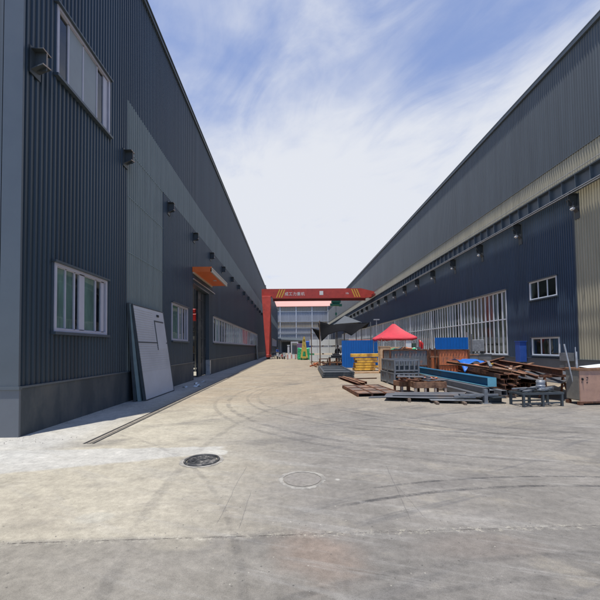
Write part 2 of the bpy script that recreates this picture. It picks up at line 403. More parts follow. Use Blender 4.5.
    # fine speckle
    f2 = math_('ADD', rng(fine, .3, .7, .80, 1.20, False), rng(grit, .35, .65, -.26, .26, False))
    med = noise(3.5, 8, .75, stretch=(1, 1.5, 1), rot=.3)
    f3 = mul(mul(f2, rng(mid, .3, .7, .84, 1.16, False)), rng(med, .3, .7, .82, 1.18, False))
    spk = N.new('ShaderNodeTexVoronoi'); spk.inputs['Scale'].default_value = 16; L.new(P, spk.inputs['Vector'])
    spc = N.new('ShaderNodeSeparateColor'); L.new(spk.outputs['Color'], spc.inputs[0])
    pit = mul(rng(math_('ADD', spk.outputs['Distance'], mul(math_('SUBTRACT', grit, .5), .1)), .17, .08), rng(spc.outputs[0], .86, .88))
    c = mix(mul(pit, .7), c, (.075, .07, .062))
    peb = mul(rng(math_('ADD', spk.outputs['Distance'], mul(math_('SUBTRACT', grit, .5), .1)), .15, .08), rng(spc.outputs[1], .92, .94))
    c = mix(mul(peb, .6), c, (.45, .42, .35))
    vs = N.new('ShaderNodeVectorMath'); vs.operation = 'SCALE'; L.new(c, vs.inputs[0]); L.new(f3, vs.inputs['Scale'])
    L.new(vs.outputs[0], b.inputs['Base Color'])
    b.inputs['Roughness'].default_value = .85; b.inputs['Specular IOR Level'].default_value = .3
    h = math_('ADD', mul(fine, .5), mul(grit, .35)); h = math_('SUBTRACT', h, mul(jf, 1.5))
    bp = N.new('ShaderNodeBump'); bp.inputs['Strength'].default_value = .35; bp.inputs['Distance'].default_value = .01
    L.new(h, bp.inputs['Height']); L.new(bp.outputs[0], b.inputs['Normal'])
    return m

# tyre arcs: centre x, centre y, radius, half width, strength, x from, x to   (world metres)
ARCS = [(4.8, 12.6, 6.0, .09, .32, -1.6, 6), (4.8, 12.6, 6.35, .07, .28, -2, 6), (5.2, 12.2, 7.3, .10, .34, -2.6, 7), (5.2, 12.2, 7.7, .08, .28, -2.8, 7),
        (2.9, -3.1, 7.55, .035, .62, .5, 6.0), (2.9, -3.1, 7.25, .045, .65, .2, 6.0),
        (2.3, -4.2, 7.0, .05, .28, -1.5, 3.0), (2.3, -4.2, 6.75, .04, .25, -1.5, 3.0), (9.0, 14.0, 8.9, .08, .35, 1.0, 9.0), (9.0, 14.0, 9.15, .05, .3, 1.0, 9.0),
        (9.0, 15.2, 9.3, .10, .3, 1.0, 9.0), (-7.5, 1.0, 7.3, .05, .2, -4, 1.5), (10.0, 5.0, 11.6, .09, .2, -3, .5)]
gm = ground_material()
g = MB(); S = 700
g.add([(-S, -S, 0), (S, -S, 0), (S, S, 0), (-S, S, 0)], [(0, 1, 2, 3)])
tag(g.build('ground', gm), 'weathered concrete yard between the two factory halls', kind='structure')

# ------------------------------------------------------------------ window units
def window(parent, wall_x, out, y0, y1, z0, z1, mull=(), fr=.07, frame_mat='sash', sill=True, blinds=(), transom=(), mw=.05, glass='glass', curtain=None, name='window', boff=.12):
    """glazed unit set in an opening of a wall in the plane x = wall_x; out = +1/-1 is the outside"""
    a = MB(); xo = wall_x + out * .055; xi = wall_x - out * .07
    lo, hi = min(xo, xi), max(xo, xi)
    a.box(lo, hi, y0, y0 + fr, z0, z1); a.box(lo, hi, y1 - fr, y1, z0, z1)
    a.box(lo, hi, y0 + fr, y1 - fr, z1 - fr, z1); a.box(lo, hi, y0 + fr, y1 - fr, z0, z0 + fr)
    f = a.build(name, M[frame_mat], parent)
    c = MB(); x2 = wall_x + out * .02; x3 = wall_x - out * .04; lo, hi = min(x2, x3), max(x2, x3)
    for q in mull:
        y, w = q if isinstance(q, tuple) else (q, mw)
        c.box(lo, hi, y - w / 2, y + w / 2, z0 + fr, z1 - fr)
    for z in transom: c.box(lo - .004, hi + .004, y0 + fr, y1 - fr, z - mw * .7, z + mw * .7)
    if mull: c.box(lo, hi, y0 + fr, y1 - fr, z0 + fr, z0 + fr + .02); c.box(lo, hi, y0 + fr, y1 - fr, z1 - fr - .02, z1 - fr)
    if mull or transom: c.build('mullions', M[frame_mat], f)
    gl = MB(); gx = wall_x - out * .01
    gl.box(gx - .003, gx + .003, y0 + fr, y1 - fr, z0 + fr, z1 - fr)
    gl.build('pane', M[glass], f)
    if sill:
        s_ = MB(); lo, hi = sorted((wall_x + out * .002, wall_x + out * .12)); s_.box(lo, hi, y0 - .06, y1 + .06, z0 - .07, z0 - .003)
        s_.build('sill', M['trim_dark'], f)
        s_ = MB(); s_.box(lo, hi, y0 - .06, y1 + .06, z1 + .003, z1 + .05); s_.build('lintel', M['trim_dark'], f)
    for (ya, yb, za, zb, bm) in blinds:  # curtains here, also sheets coloured as the reflection in a pane
        bb = MB(); bx = wall_x - out * boff
        n = max(2, int(abs(yb - ya) / .12))
        bb.sheet(lambda u, v, ya=ya, yb=yb, za=za, zb=zb: (bx + (.02 if boff > .05 else 0) * math.sin(u * n * 3.1), ya + (yb - ya) * u, za + (zb - za) * v), n * 3, 1)
        bb.build('blind', M[bm], f)
    return f

# ------------------------------------------------------------------ left factory hall
LX = -5.47; LY0 = 7.04; LY1 = 77.0; LE = 14.85
left = empty('factory_building', (LX, LY0, 0), 0, 'long navy corrugated metal hall with pale band and orange door canopy, on the left', 'factory hall')
HOLES = [(8.04, 10.3, 2.15, 3.75), (8.04, 10.4, 8.2, 9.9), (15.87, 18.3, 2.12, 3.86), (19.3, 23.1, 0, 5.4), (24.2, 56.0, 2.15, 4.0)]
def lloc(o):   # geometry written in yard coordinates, origin of the hall at its corner
    for v in o.data.vertices: v.co -= Vector((LX, LY0, 0))
def lhole(): return [(a - LY0, b - LY0, c, d) for a, b, c, d in HOLES]
def lh(y0): return [(a - y0, b - y0, c, d) for a, b, c, d in HOLES]
Lp = empty('tmp')
def lpart(mb, name, m, **k):
    o = mb.build(name, M[m], left, **k); lloc(o); return o
a = MB()
corr(a, (LX, LY0 + .03), (LX, 11.56), (1, 0), .98, 10.2, lh(LY0 + .03))
corr(a, (LX, LY0 + .03), (LX, LY1), (1, 0), 10.2, LE, ())
corr(a, (LX, 14.8), (LX, LY1), (1, 0), .98, 8.5, lh(14.8))
lpart(a, 'wall_cladding', 'navy')
a = MB()
corr(a, (LX, 11.56), (LX, LY1), (1, 0), 8.5, 10.2, ())
corr(a, (LX, 11.56), (LX, 14.8), (1, 0), .98, 8.5, ())
lpart(a, 'pale_panel', 'pale')
a = MB()
for z in (3.1, 5.0, 6.9, 8.48):
    a = MB(); a.box(LX + .034, LX + .040, 11.6, 14.78, z - .012, z + .012); lpart(a, 'purlin_shadow', 'foam')  # strips coloured in for the purlin shadows across the pale panel
a = MB(); a.box(LX - .2, LX + .06, LY0 + .03, 19.3, 0, .96); a.box(LX - .2, LX + .06, 23.1, LY1, 0, .96)
lpart(a, 'plinth', 'plinth')
a = MB(); a.box(LX - .1, LX + .085, LY0 + .03, 19.3, .96, 1.0); a.box(LX - .1, LX + .085, 23.1, LY1, .96, 1.0)
lpart(a, 'plinth_flashing', 'trim')
a = MB(); a.box(LX + .0, LX + .062, 23.1, 23.4, .05, .955); a.box(LX - .25, LX + .065, 23.085, 23.1, 0, 1.0)  # end of the plinth by the door, its lit tone put into the colour
lpart(a, 'lit_plinth_end', 'steel_light')
a = MB(); a.box(LX - .34, LX + .062, LY0 - .02, LY0 + .028, 0, .94); a.box(LX - 26, LX - .342, LY0, LY0 + .2, 0, .94)
lpart(a, 'gable_plinth', 'plinth_light')
a = MB(); a.box(LX - .34, LX + .05, LY0 - .02, LY0 + .028, 1.0, LE); a.box(LX - .36, LX + .085, LY0 - .05, LY0 + .028, .94, 1.0)
lpart(a, 'corner_trim', 'trim')
a = MB(); corr(a, (LX - 26, LY0 + .02), (LX - .36, LY0 + .02), (0, -1), .98, LE + 2, ())
lpart(a, 'gable_cladding', 'slate')
a = MB(); a.box(LX - .03, LX + .10, LY0 - .03, LY1, LE, LE + .16); a.box(LX + .005, LX + .14, LY0 - .03, LY1, LE + .16, LE + .2)
lpart(a, 'eave_trim', 'trim_dark')
a = MB()
def rz_(x): return LE + .05 + 1.45 * (LX - x) / 13
def rq(x0, x1, y0, y1): a.add([(x0, y0, rz_(x0)), (x0, y1, rz_(x0)), (x1, y1, rz_(x1)), (x1, y0, rz_(x1))], [(0, 1, 2, 3)])
rq(LX, LX - 1, LY0 + .1, LY1); rq(LX - 5, LX - 13, LY0 + .1, LY1); rq(LX - 1, LX - 5, LY0 + .1, 20)
y = 24.0
while y < LY1 - 8: rq(LX - 1, LX - 5, y, y + 3); y += 7  # gaps between these strips are added to let daylight into the hall
rq(LX - 1, LX - 5, y, LY1)
a.add([(LX - 13, LY0 + .1, rz_(LX - 13)), (LX - 13, LY1, rz_(LX - 13)), (LX - 26, LY1, LE + .05), (LX - 26, LY0 + .1, LE + .05)], [(0, 1, 2, 3)])
lpart(a, 'roof', 'slate')
a = MB(); a.box(LX - 26.2, LX - 26, LY0, LY1, 0, LE); a.box(LX - 26, LX, LY1, LY1 + .2, 0, LE + 1)
lpart(a, 'rear_wall', 'slate')
for bx in ((LX - 2.9, LX - 2.8, LY0 + .3, 19.2, 0, 11.5), (LX - 3.0, LX - .1, 19.2, 19.28, 0, 11.5), (LX - 9, LX - 8.8, 19.4, 70, 0, 12)):
    a = MB(); a.box(*bx); lpart(a, 'inner_wall', 'inner')
# openings: dark reveals for the door
a = MB(); a.box(LX - .35, LX - .05, 19.28, 19.36, 0, 5.4); a.box(LX - .35, LX + .05, 23.04, 23.1, 1.0, 5.4); a.box(LX - .35, LX + .05, 19.36, 23.04, 5.36, 5.44)
lpart(a, 'door_frame', 'trim_dark')
a = MB(); a.box(LX - .30, LX - .22, 21.15, 23.05, .03, 5.3)
for z in (1.2, 2.4, 3.6, 4.8): a.box(LX - .22, LX - .19, 21.2, 23.0, z - .03, z + .03)
for y in (21.2, 22.1, 22.98): a.box(LX - .218, LX - .185, y - .04, y + .04, .05, 5.28)
lpart(a, 'sliding_door', 'black_steel')
a = MB(); a.bar((LX + .08, 19.2, 5.62), (LX + .08, 24.6, 5.62), .06, .05)
lpart(a, 'door_track', 'steel_light')
def lwin(*k, **kw):
    f = window(left, *k, **kw)
    for o in [f] + children(f): lloc(o)
    return f
w = lwin(LX, 1, 8.04, 10.3, 2.15, 3.75, mull=((8.47, .03), (8.82, .035), (9.12, .22), (9.76, .04), (10.10, .14)), blinds=((8.1, 8.78, 2.22, 3.70, 'green_reflection'), (9.24, 9.72, 2.22, 3.70, 'green_reflection')), glass='glass', boff=.02)
w = lwin(LX, 1, 8.04, 10.4, 8.2, 9.9, mull=((8.5, .05), (9.1, .05), (9.75, .05), (10.18, .2)), blinds=((8.52, 9.74, 8.25, 9.85, 'film'),), glass='glass_dark', boff=-.008)  # pale sheet set just outside the glass of the middle panes
w = lwin(LX, 1, 15.87, 18.3, 2.12, 3.86, mull=((16.9, .10), (17.5, .08), (17.9, .05)), glass='glass', boff=.02, blinds=((15.95, 16.8, 2.2, 3.78, 'green_reflection'), (17.0, 17.4, 2.2, 3.78, 'blind_dim')))
ms = [(24.2 + (i + 1) * 1.06, .16 if i % 2 else .06) for i in range(29)]
bl = []
for i in range(30):
    y = 24.25 + i * 1.06
    if random.random() < .8: bl.append((y, y + random.uniform(.45, 1.02), 2.2, 3.95, random.choice(('blind', 'blind_dim', 'blind'))))
w = lwin(LX, 1, 24.2, 56.0, 2.15, 4.0, mull=ms, blinds=bl, fr=.09, boff=.03)
# canopy over the door
cx1 = LX + 1.1; cy0 = 19.2; cy1 = 23.7
c = MB(); c.box(LX + .04, cx1 - .06, cy0, cy1, 6.02, 6.14); c.box(LX + .04, cx1, cy0 - .03, cy0, 6.0, 6.28)
can = lpart(c, 'canopy', 'orange')
c = MB(); c.box(cx1 - .06, cx1 + .02, cy0 - .03, cy1 + .03, 5.98, 6.14); c.box(cx1 - .05, cx1 + .035, cy0 - .03, cy1 + .03, 6.145, 6.22); c.box(LX + .04, LX + .12, cy0, cy1, 5.93, 6.015)
e = c.build('canopy_edge', M['ivory'], can); lloc(e)
c = MB(); c.tube((LX + .7, 21.8, 6.0), (LX + .7, 21.8, 6.02), .12, .12, 16)
e = c.build('lamp', M['lens'], can); lloc(e)
# corbels under the pale band
def corbel(y):
    br = MB(); w_ = .125; p_ = .26
    br.box(0, p_, -w_, w_, .40, .42)
    br.box(0, p_ - .004, -.008, .008, .0, .40)
    br.add([(0, -w_, -.05), (p_, -w_, .06), (p_, w_, .12), (0, w_, .01), (0, -w_, -.025), (p_, -w_, .085), (p_, w_, .145), (0, w_, .035)], [(0, 3, 2, 1), (4, 5, 6, 7), (0, 1, 5, 4), (1, 2, 6, 5), (2, 3, 7, 6), (3, 0, 4, 7)])
    br.box(0, .02, -w_ - .03, w_ + .03, -.12, .46)
    o = br.build('corbel', M['steel_dark'], left); o.location = (.035, y - LY0, 7.86)
    b = MB(); b.box(p_ + .0005, p_ + .004, -w_, w_, .398, .422); b.box(p_ - .0035, p_ + .002, -.012, .012, .10, .397)
    b.add([(p_ + .001, -w_, .058), (p_ + .001, w_, .118), (p_ + .001, w_, .147), (p_ + .001, -w_, .087), (p_ + .005, -w_, .058), (p_ + .005, w_, .118), (p_ + .005, w_, .147), (p_ + .005, -w_, .087)], [(4, 5, 6, 7), (0, 3, 2, 1), (0, 1, 5, 4), (1, 2, 6, 5), (2, 3, 7, 6), (3, 0, 4, 7)])
    b.build('cut_end', M['brownwhite'], o)
    return o
b0 = corbel(7.36)
b0.location.z = 7.70
for i in range(1, 17):
    o = copy_tree(b0, left); o.location = (.035, 7.36 + i * 4.04 - LY0, 7.86 + random.uniform(-.02, .02)); o.rotation_euler = (0, 0, R(random.uniform(-2, 2)))
bpy.data.objects.remove(Lp)

# ------------------------------------------------------------------ second hall on the left
X2 = -4.75
l2 = empty('factory_building', (X2, 82, 0), 0, 'second navy hall on the left beyond the red gantry leg', 'factory hall')
def p2(mb, name, m): return mb.build(name, M[m], l2)
a = MB(); corr(a, (0, 0), (0, 42), (1, 0), 1, 8.2, [(4, 30, 2.3, 4.2)], pitch=.29, depth=.05); corr(a, (0, 0), (0, 42), (1, 0), 10, 15.2, (), pitch=.29, depth=.05)
corr(a, (-25, 0), (0, 0), (0, -1), 1, 15.2, (), pitch=.29, depth=.05); p2(a, 'wall_cladding', 'navy')
a = MB(); corr(a, (0, 0), (0, 42), (1, 0), 8.2, 10, (), pitch=.29, depth=.05); p2(a, 'pale_panel', 'pale')
a = MB(); a.box(-25, .08, -.08, 42, 0, 1); p2(a, 'plinth', 'plinth')
a = MB(); a.box(-25, .1, -.1, 42.2, 15.2, 15.5); p2(a, 'roof', 'trim_dark')
window(l2, 0, 1, 4, 30, 2.3, 4.2, mull=[5.3 + i * 1.3 for i in range(19)], mw=.12, blinds=((5, 28, 2.4, 4.1, 'blind_dim'),))
a = MB(); a.box(-1.2, -1, 1, 41, 0, 6); p2(a, 'inner_wall', 'inner')

# ------------------------------------------------------------------ right factory hall
RX = 14.0; RY0 = 8.0; RY1 = 128.0; RE = 16.3
right = empty('factory_building', (RX, RY0, 0), 0, 'long slate and navy hall with cream bands and a crane runway, on the right', 'factory hall')
def rpart(mb, name, m, parent=None):
    o = mb.build(name, M[m], parent or right)
    for v in o.data.vertices: v.co -= Vector((RX, RY0, 0))
    return o
SW0, SW1 = 21.9, 93.9
RH = [(17.64, 19.7, 4.3, 5.35), (17.6, 19.65, 1.12, 2.12), (SW0, SW1, 1.08, 5.3)]
def rh(y0): return [(p - y0, q - y0, r, t) for p, q, r, t in RH]
a = MB(); corr(a, (RX, 16.4), (RX, RY1), (-1, 0), .98, 9.9, rh(16.4)); rpart(a, 'wall_cladding', 'navy_blue')
a = MB(); corr(a, (RX, RY0), (RX, RY1), (-1, 0), 11.1, RE, (), depth=.02); rpart(a, 'upper_cladding', 'slate')
a = MB(); corr(a, (RX, RY0), (RX, 16.4), (-1, 0), .98, 9.9, ()); corr(a, (RX, RY0), (RX, RY1), (-1, 0), 9.9, 11.1, ()); rpart(a, 'cream_panel', 'cream')
a = MB(); a.box(RX - .06, RX + .2, RY0, RY1, 0, .95); rpart(a, 'plinth', 'plinth_light')
a = MB(); a.box(RX - .09, RX + .1, RY0, RY1, .95, .99); a.box(RX - .045, RX + .02, 16.38, 16.43, .99, 9.85); a.box(RX - .055, RX, RY0, RY1, 11.08, 11.12); rpart(a, 'flashing', 'trim')
a = MB(); a.box(RX - .12, RX + .05, RY0 - .02, RY1, RE, RE + .2); a.box(RX - .14, RX + .05, RY0 - .02, RY1, RE + .2, RE + .25); rpart(a, 'eave_trim', 'runway')
a = MB()
def rr_(x): return RE + .1 + 1.5 * (x - RX) / 14
def rs(x0, x1, y0, y1): a.add([(x0, y0, rr_(x0)), (x0, y1, rr_(x0)), (x1, y1, rr_(x1)), (x1, y0, rr_(x1))], [(0, 3, 2, 1)])
rs(RX, RX + .3, RY0, RY1); rs(RX + 2.6, RX + 14, RY0, RY1)
y = RY0
while y < RY1 - 1: rs(RX + .3, RX + 2.6, y, min(y + 2.2, RY1)); y += 6  # openings left in the roof, added to light the space behind the windows
a.add([(RX, RY0, RE + .1), (RX, RY1, RE + .1), (RX + 14, RY1, RE + 1.6), (RX + 14, RY0, RE + 1.6), (RX + 28, RY1, RE + .1), (RX + 28, RY0, RE + .1)], [(3, 5, 4, 2)]); rpart(a, 'roof', 'slate')
a = MB(); a.box(RX + 28, RX + 28.2, RY0, RY1, 0, RE); a.box(RX, RX + 28, RY1, RY1 + .2, 0, RE + 1); a.box(RX, RX + 28, RY0 - .2, RY0, 0, RE + 1); rpart(a, 'rear_wall', 'slate')
a = MB(); a.box(RX + 3.4, RX + 3.5, RY0 + .2, RY1 - .2, 0, 8); rpart(a, 'inner_wall', 'inner')
def rwin(*k, **kw):
    f = window(right, *k, **kw)
    for o in [f] + children(f):
        for v in o.data.vertices: v.co -= Vector((RX, RY0, 0))
    return f
rwin(RX, -1, 17.64, 19.7, 4.3, 5.35, mull=((18.35, .05), (19.05, .05)), frame_mat='white', glass='glass_dark', fr=.055)
rwin(RX, -1, 17.6, 19.65, 1.12, 2.12, mull=((18.3, .05), (18.95, .05)), frame_mat='white', glass='glass_dark', fr=.055)
k = 0; y = SW0
while y < SW1 - .1:
    mull = [(y + .5 * (i + 1), (.12, .07, .10, .07)[i % 4]) for i in range(11)]
    bl = []
    for i in range(12):
        if random.random() < .7: bl.append((y + .5 * i + .03, y + .5 * i + random.uniform(.2, .47), random.choice((1.15, 3.5, 2.2)), 5.2, random.choice(('curtain_grey', 'blind_dim', 'curtain_grey', 'curtain_brown'))))
    rwin(RX, -1, y, y + 5.999, 1.08, 5.3, mull=mull, transom=(3.42,), frame_mat='white', glass='glass', fr=.07, blinds=bl, sill=False, boff=.03)
    y += 6; k += 1
a = MB(); a.box(RX - .16, RX - .002, SW0 - .1, SW1 + .1, 5.305, 5.36); a.box(RX - .12, RX - .002, SW0 - .1, SW1 + .1, 1.02, 1.075); rpart(a, 'window_head', 'plinth_light')
# crane runway along the wall
rz0, rz1 = 9.05, 9.8
a = MB(); a.box(13.52, 13.80, RY0, RY1 - 8, rz0, rz0 + .03); a.box(13.52, 13.80, RY0, RY1 - 8, rz1 - .03, rz1); a.box(13.70, 13.72, RY0, RY1 - 8, rz0 + .03, rz1 - .03)
y = RY0 + .4
while y < RY1 - 9:
    a.box(13.54, 13.70, y - .012, y + .012, rz0 + .032, rz1 - .032); y += .82
ra = rpart(a, 'runway_beam', 'runway')
a = MB(); a.box(13.63, 13.70, RY0, RY1 - 8, rz1 + .002, rz1 + .09)
o = a.build('rail', M['steel_dark'], ra)
for v in o.data.vertices: v.co -= Vector((RX, RY0, 0))
a = MB()
for dx, z in ((.0, 9.93), (-.05, 9.0), (-.13, 8.86)):
    a.tube((13.42 + dx, RY0, z), (13.42 + dx, RY1 - 9, z), .018, .018, 6)
yy = RY0 + 1
while yy < RY1 - 9:
    a.bar((13.28, yy, 8.84), (13.62, yy, 9.06), .03, .03); yy += 2.07
rpart(a, 'conductor_rail', 'steel_light')
def rbracket(y):
    b = MB()
    b.box(-.52, -.03, -.11, .11, .88, .93); b.box(-.5, -.03, -.012, .012, .35, .88)
    b.add([(-.03, -.11, .0), (-.5, -.11, .62), (-.5, .11, .62), (-.03, .11, .0), (-.03, -.11, .03), (-.5, -.11, .65), (-.5, .11, .65), (-.03, .11, .03)], [(0, 3, 2, 1), (4, 5, 6, 7), (0, 1, 5, 4), (1, 2, 6, 5), (2, 3, 7, 6), (3, 0, 4, 7)])
    b.box(-.05, -.02, -.14, .14, -.3, .93)
    o = b.build('bracket', M['steel_dark'], right); o.location = (0, y - RY0, 8.1)
    l = MB(); mtx = Matrix.Translation((-.42, -.17, .12)) @ Matrix.Rotation(R(35), 4, 'Y')
    l.box(-.055, .055, -.08, .08, -.05, .07, mtx)
    q = l.build('floodlight', M['lens'], o)
    l = MB(); l.bar((-.3, -.12, .5), (-.42, -.17, .2), .03, .03); l.box(-.09, .09, -.13, .13, .071, .12, mtx)
    l.build('lamp_arm', M['steel_dark'], o)
    return o
b1 = rbracket(16.2)
for i in range(1, 25): 
    c = copy_tree(b1); c.parent = right; c.location = (0, 16.2 + 4.15 * i - RY0, 8.1)

# ------------------------------------------------------------------ hall across the end of the yard
FY = 129.5
far = empty('factory_building', (0, FY, 0), 0, 'pale blue grey hall with salmon roof closing the far end of the yard', 'factory hall')
def fpart(mb, name, m): return mb.build(name, M[m], far)
for (z0, z1, mm, nm) in ((0, 9.3, 'far_grey', 'lower_cladding'), (9.3, 11.6, 'far_tan', 'lower_window_band'), (11.6, 15.4, 'far_grey', 'upper_cladding'), (15.4, 17.4, 'far_tan', 'upper_window_band')):
    a = MB(); corr(a, (-30, 0), (26, 0), (0, -1), z0, z1, (), pitch=.6, depth=.08); fpart(a, nm, mm)
a = MB()
for x in range(-28, 26, 6): a.box(x - .12, x + .12, -.2, -.1, 0, 17.4)
fpart(a, 'downpipe', 'white')
a = MB()
for z in (9.3, 11.6, 15.4, 7.2): a.box(-30, 26, -.22, -.09, z - .1, z + .1)
fpart(a, 'flashing', 'steel_light')
a = MB(); a.add([(-30, -.4, 17.4), (26, -.4, 17.4), (26, 9, 20.6), (-30, 9, 20.6), (-30, -.4, 17.2), (26, -.4, 17.2), (26, 9, 17.2), (-30, 9, 17.2)], [(0, 1, 2, 3), (0, 4, 5, 1), (1, 5, 6, 2), (3, 7, 4, 0), (2, 6, 7, 3)])
fpart(a, 'roof', 'pinkroof')
a = MB(); a.add([(-12, -6, 5.4), (4, -6, 4.4), (4, -.2, 5.3), (-12, -.2, 6.4), (-12, -6, 5.1), (4, -6, 4.1), (4, -.2, 5.0), (-12, -.2, 6.1)], [(0, 1, 2, 3), (4, 7, 6, 5), (0, 4, 5, 1), (1, 5, 6, 2), (2, 6, 7, 3), (3, 7, 4, 0)])
for x in (-8, -4, 0, 4): a.box(x - .1, x + .1, -5.9, -5.7, 0, 4.4)
fpart(a, 'lean_to', 'trim')
a = MB(); a.box(-3.4, 1.0, -.14, -.1, 0, 4.0); fpart(a, 'doorway', 'steel_dark')
a = MB(); a.box(3.4, 7.0, -.14, -.1, 0, 4.2); fpart(a, 'doorway', 'steel_dark')

# ------------------------------------------------------------------ gantry crane
CY = 56.0
cr = empty('gantry_crane', (-3.7, CY, 0), 0, 'red semi gantry crane spanning the yard with white lettering', 'gantry crane')
def cpart(mb, name, m, parent=None, **k): return mb.build(name, M[m], parent or cr, **k)
GX0, GX1 = -.95, 17.35; gz0, gz1 = 9.75, 11.3
a = MB()
pr = [(GX0, gz0 + .35), (GX0, gz1 - .05), (GX0 + .5, gz1), (GX1 - 2.2, gz1), (GX1, gz1 - .55), (GX1, gz0 + .25), (GX1 - 1.4, gz0), (GX0 + 1.8, gz0), (GX0 + 1.6, gz0 + .35)]
n = len(pr); y0, y1 = -.45, .45
a.add([(x, y0, z) for x, z in pr] + [(x, y1, z) for x, z in pr], [tuple(range(n)), tuple(range(n, 2 * n))[::-1]] + [(i, n + i, n + (i + 1) % n, (i + 1) % n) for i in range(n)])
gd = cpart(a, 'girder', 'red')
a = MB(); a.box(GX0 + 1.8, GX1 - 1.4, -.62, .62, gz0 - .1, gz0 - .004); a.box(GX0 + 1.8, GX1 - 1.4, -.09, .09, gz0 - .4, gz0 - .102)
cpart(a, 'bottom_flange', 'red_dark', gd)
a = MB()
for x in (1.35, 1.75, 2.15, 14.1, 14.5, 14.9):
    s_ = 1 if x < 8 else -1; a = MB()
    a.add([(x, -.458, gz0 + .12), (x + .16, -.458, gz0 + .12), (x + .16 + .55 * s_, -.458, gz1 - .1), (x + .55 * s_, -.458, gz1 - .1), (x, -.451, gz0 + .12), (x + .16, -.451, gz0 + .12), (x + .16 + .55 * s_, -.451, gz1 - .1), (x + .55 * s_, -.451, gz1 - .1)], [(0, 1, 2, 3), (4, 7, 6, 5), (0, 4, 5, 1), (1, 5, 6, 2), (2, 6, 7, 3), (3, 7, 4, 0)]); cpart(a, 'stripe', 'yellow', gd)
def text(body, size, loc, parent, name='lettering', m='lettering', spacing=1.0):
    cu = bpy.data.curves.new(name, 'FONT'); cu.body = body; cu.size = size; cu.extrude = .004; cu.space_character = spacing; cu.offset = .004 * size
    t = bpy.data.objects.new('t', cu); COL.objects.link(t)
    bpy.context.view_layer.update()
    me = bpy.data.meshes.new_from_object(t.evaluated_get(bpy.context.evaluated_depsgraph_get()))
    bpy.data.objects.remove(t)
    me.materials.clear(); me.materials.append(M[m])
    o = bpy.data.objects.new(name, me); COL.objects.link(o); o.parent = parent
    o.rotation_euler = (R(90), 0, 0); o.location = loc
    return o
text('成工力重机', .62, (2.75, -.456, gz0 + .48), gd, spacing=1.12)
text('10t', .42, (12.6, -.456, gz0 + .6), gd)
a = MB(); a.box(8.4, 9.0, -.458, -.451, gz0 + .5, gz0 + 1.15); cpart(a, 'emblem', 'lettering', gd)
def leg(sy):
    a = MB(); yt, yb = sy * .5, sy * 1.75
    wt, wb = .72, .26; z1 = gz0 + .33
    xt = -.2; xb = -.02; dt, db = .3, .2
    vs = [(xb - wb, yb - db, .75), (xb + wb, yb - db, .75), (xb + wb, yb + db, .75), (xb - wb, yb + db, .75), (xt - wt, yt - dt, z1), (xt + wt, yt - dt, z1), (xt + wt, yt + dt, z1), (xt - wt, yt + dt, z1)]
    a.add(vs, [(0, 3, 2, 1), (4, 5, 6, 7), (0, 1, 5, 4), (1, 2, 6, 5), (2, 3, 7, 6), (3, 0, 4, 7)])
    return cpart(a, 'leg', 'red', bevel=.02)
lg1 = leg(-1); lg2 = leg(1)
a = MB()
for z in [1.2 + .32 * i for i in range(24)]: a.bar((.42, 1.55 - z * .1, z), (.42, 1.95 - z * .1, z), .02, .02)
a.bar((.42, 1.45, 1), (.42, .62, 9.2), .04, .04); a.bar((.42, 1.85, 1), (.42, 1.0, 9.2), .04, .04)
cpart(a, 'ladder', 'red_dark')
a = MB(); a.box(-.24, .24, -2.5, 2.5, .32, .75); cpart(a, 'end_carriage', 'red', bevel=.02)
for sy in (-2.1, 2.1):
    a = MB(); a.tube((-.12, sy, .24), (.12, sy, .24), .22, .22, 18); cpart(a, 'wheel', 'steel_dark')
a = MB(); a.box(.26, .62, -2.3, -1.7, .36, .74); cpart(a, 'motor_housing', 'red_dark')
a = MB(); a.box(GX1 - .5, GX1 - .1, -1.6, 1.6, 9.92, 10.25); cpart(a, 'runway_carriage', 'red_dark')
hx = 11.1
a = MB(); a.box(hx - .75, hx + .75, -.32, .32, gz0 - .75, gz0 - .45); a.tube((hx - .6, 0, gz0 - 1.02), (hx + .6, 0, gz0 - 1.02), .27, .27, 16)
a.box(hx - .95, hx - .5, -.3, .3, gz0 - 1.3, gz0 - .85); a.box(hx + .5, hx + .95, -.25, .25, gz0 - 1.35, gz0 - .95)
ho = cpart(a, 'hoist', 'hoist_green')
a = MB(); a.tube((hx - .06, 0, gz0 - 1.25), (hx - .06, 0, 7.4), .015, .015, 6); a.tube((hx + .06, 0, gz0 - 1.25), (hx + .06, 0, 7.4), .015, .015, 6)
cpart(a, 'rope', 'steel_dark', ho)
a = MB(); a.box(hx - .14, hx + .14, -.08, .08, 7.0, 7.4); a.torus((hx, 0, 6.85), .12, .035, 'x'); cpart(a, 'hook', 'hoist_green', ho)

# crane rail let into the yard
a = MB()
a.box(-.035, .035, 0, 118, .001, .012)
rl = a.build('crane_rail', mat('dusty rail steel', (.24, .21, .165), .8, var=.3, scale=5)); rl.location = (-3.715, 6.45, 0)
tag(rl, 'steel crane rail flush in the concrete along the left hall', 'rail')
for x in (-.09, .075):
    a = MB(); a.box(x - .014, x + .028, 0, 118, .001, .005); a.build('rail_groove', M['rubber'], rl)

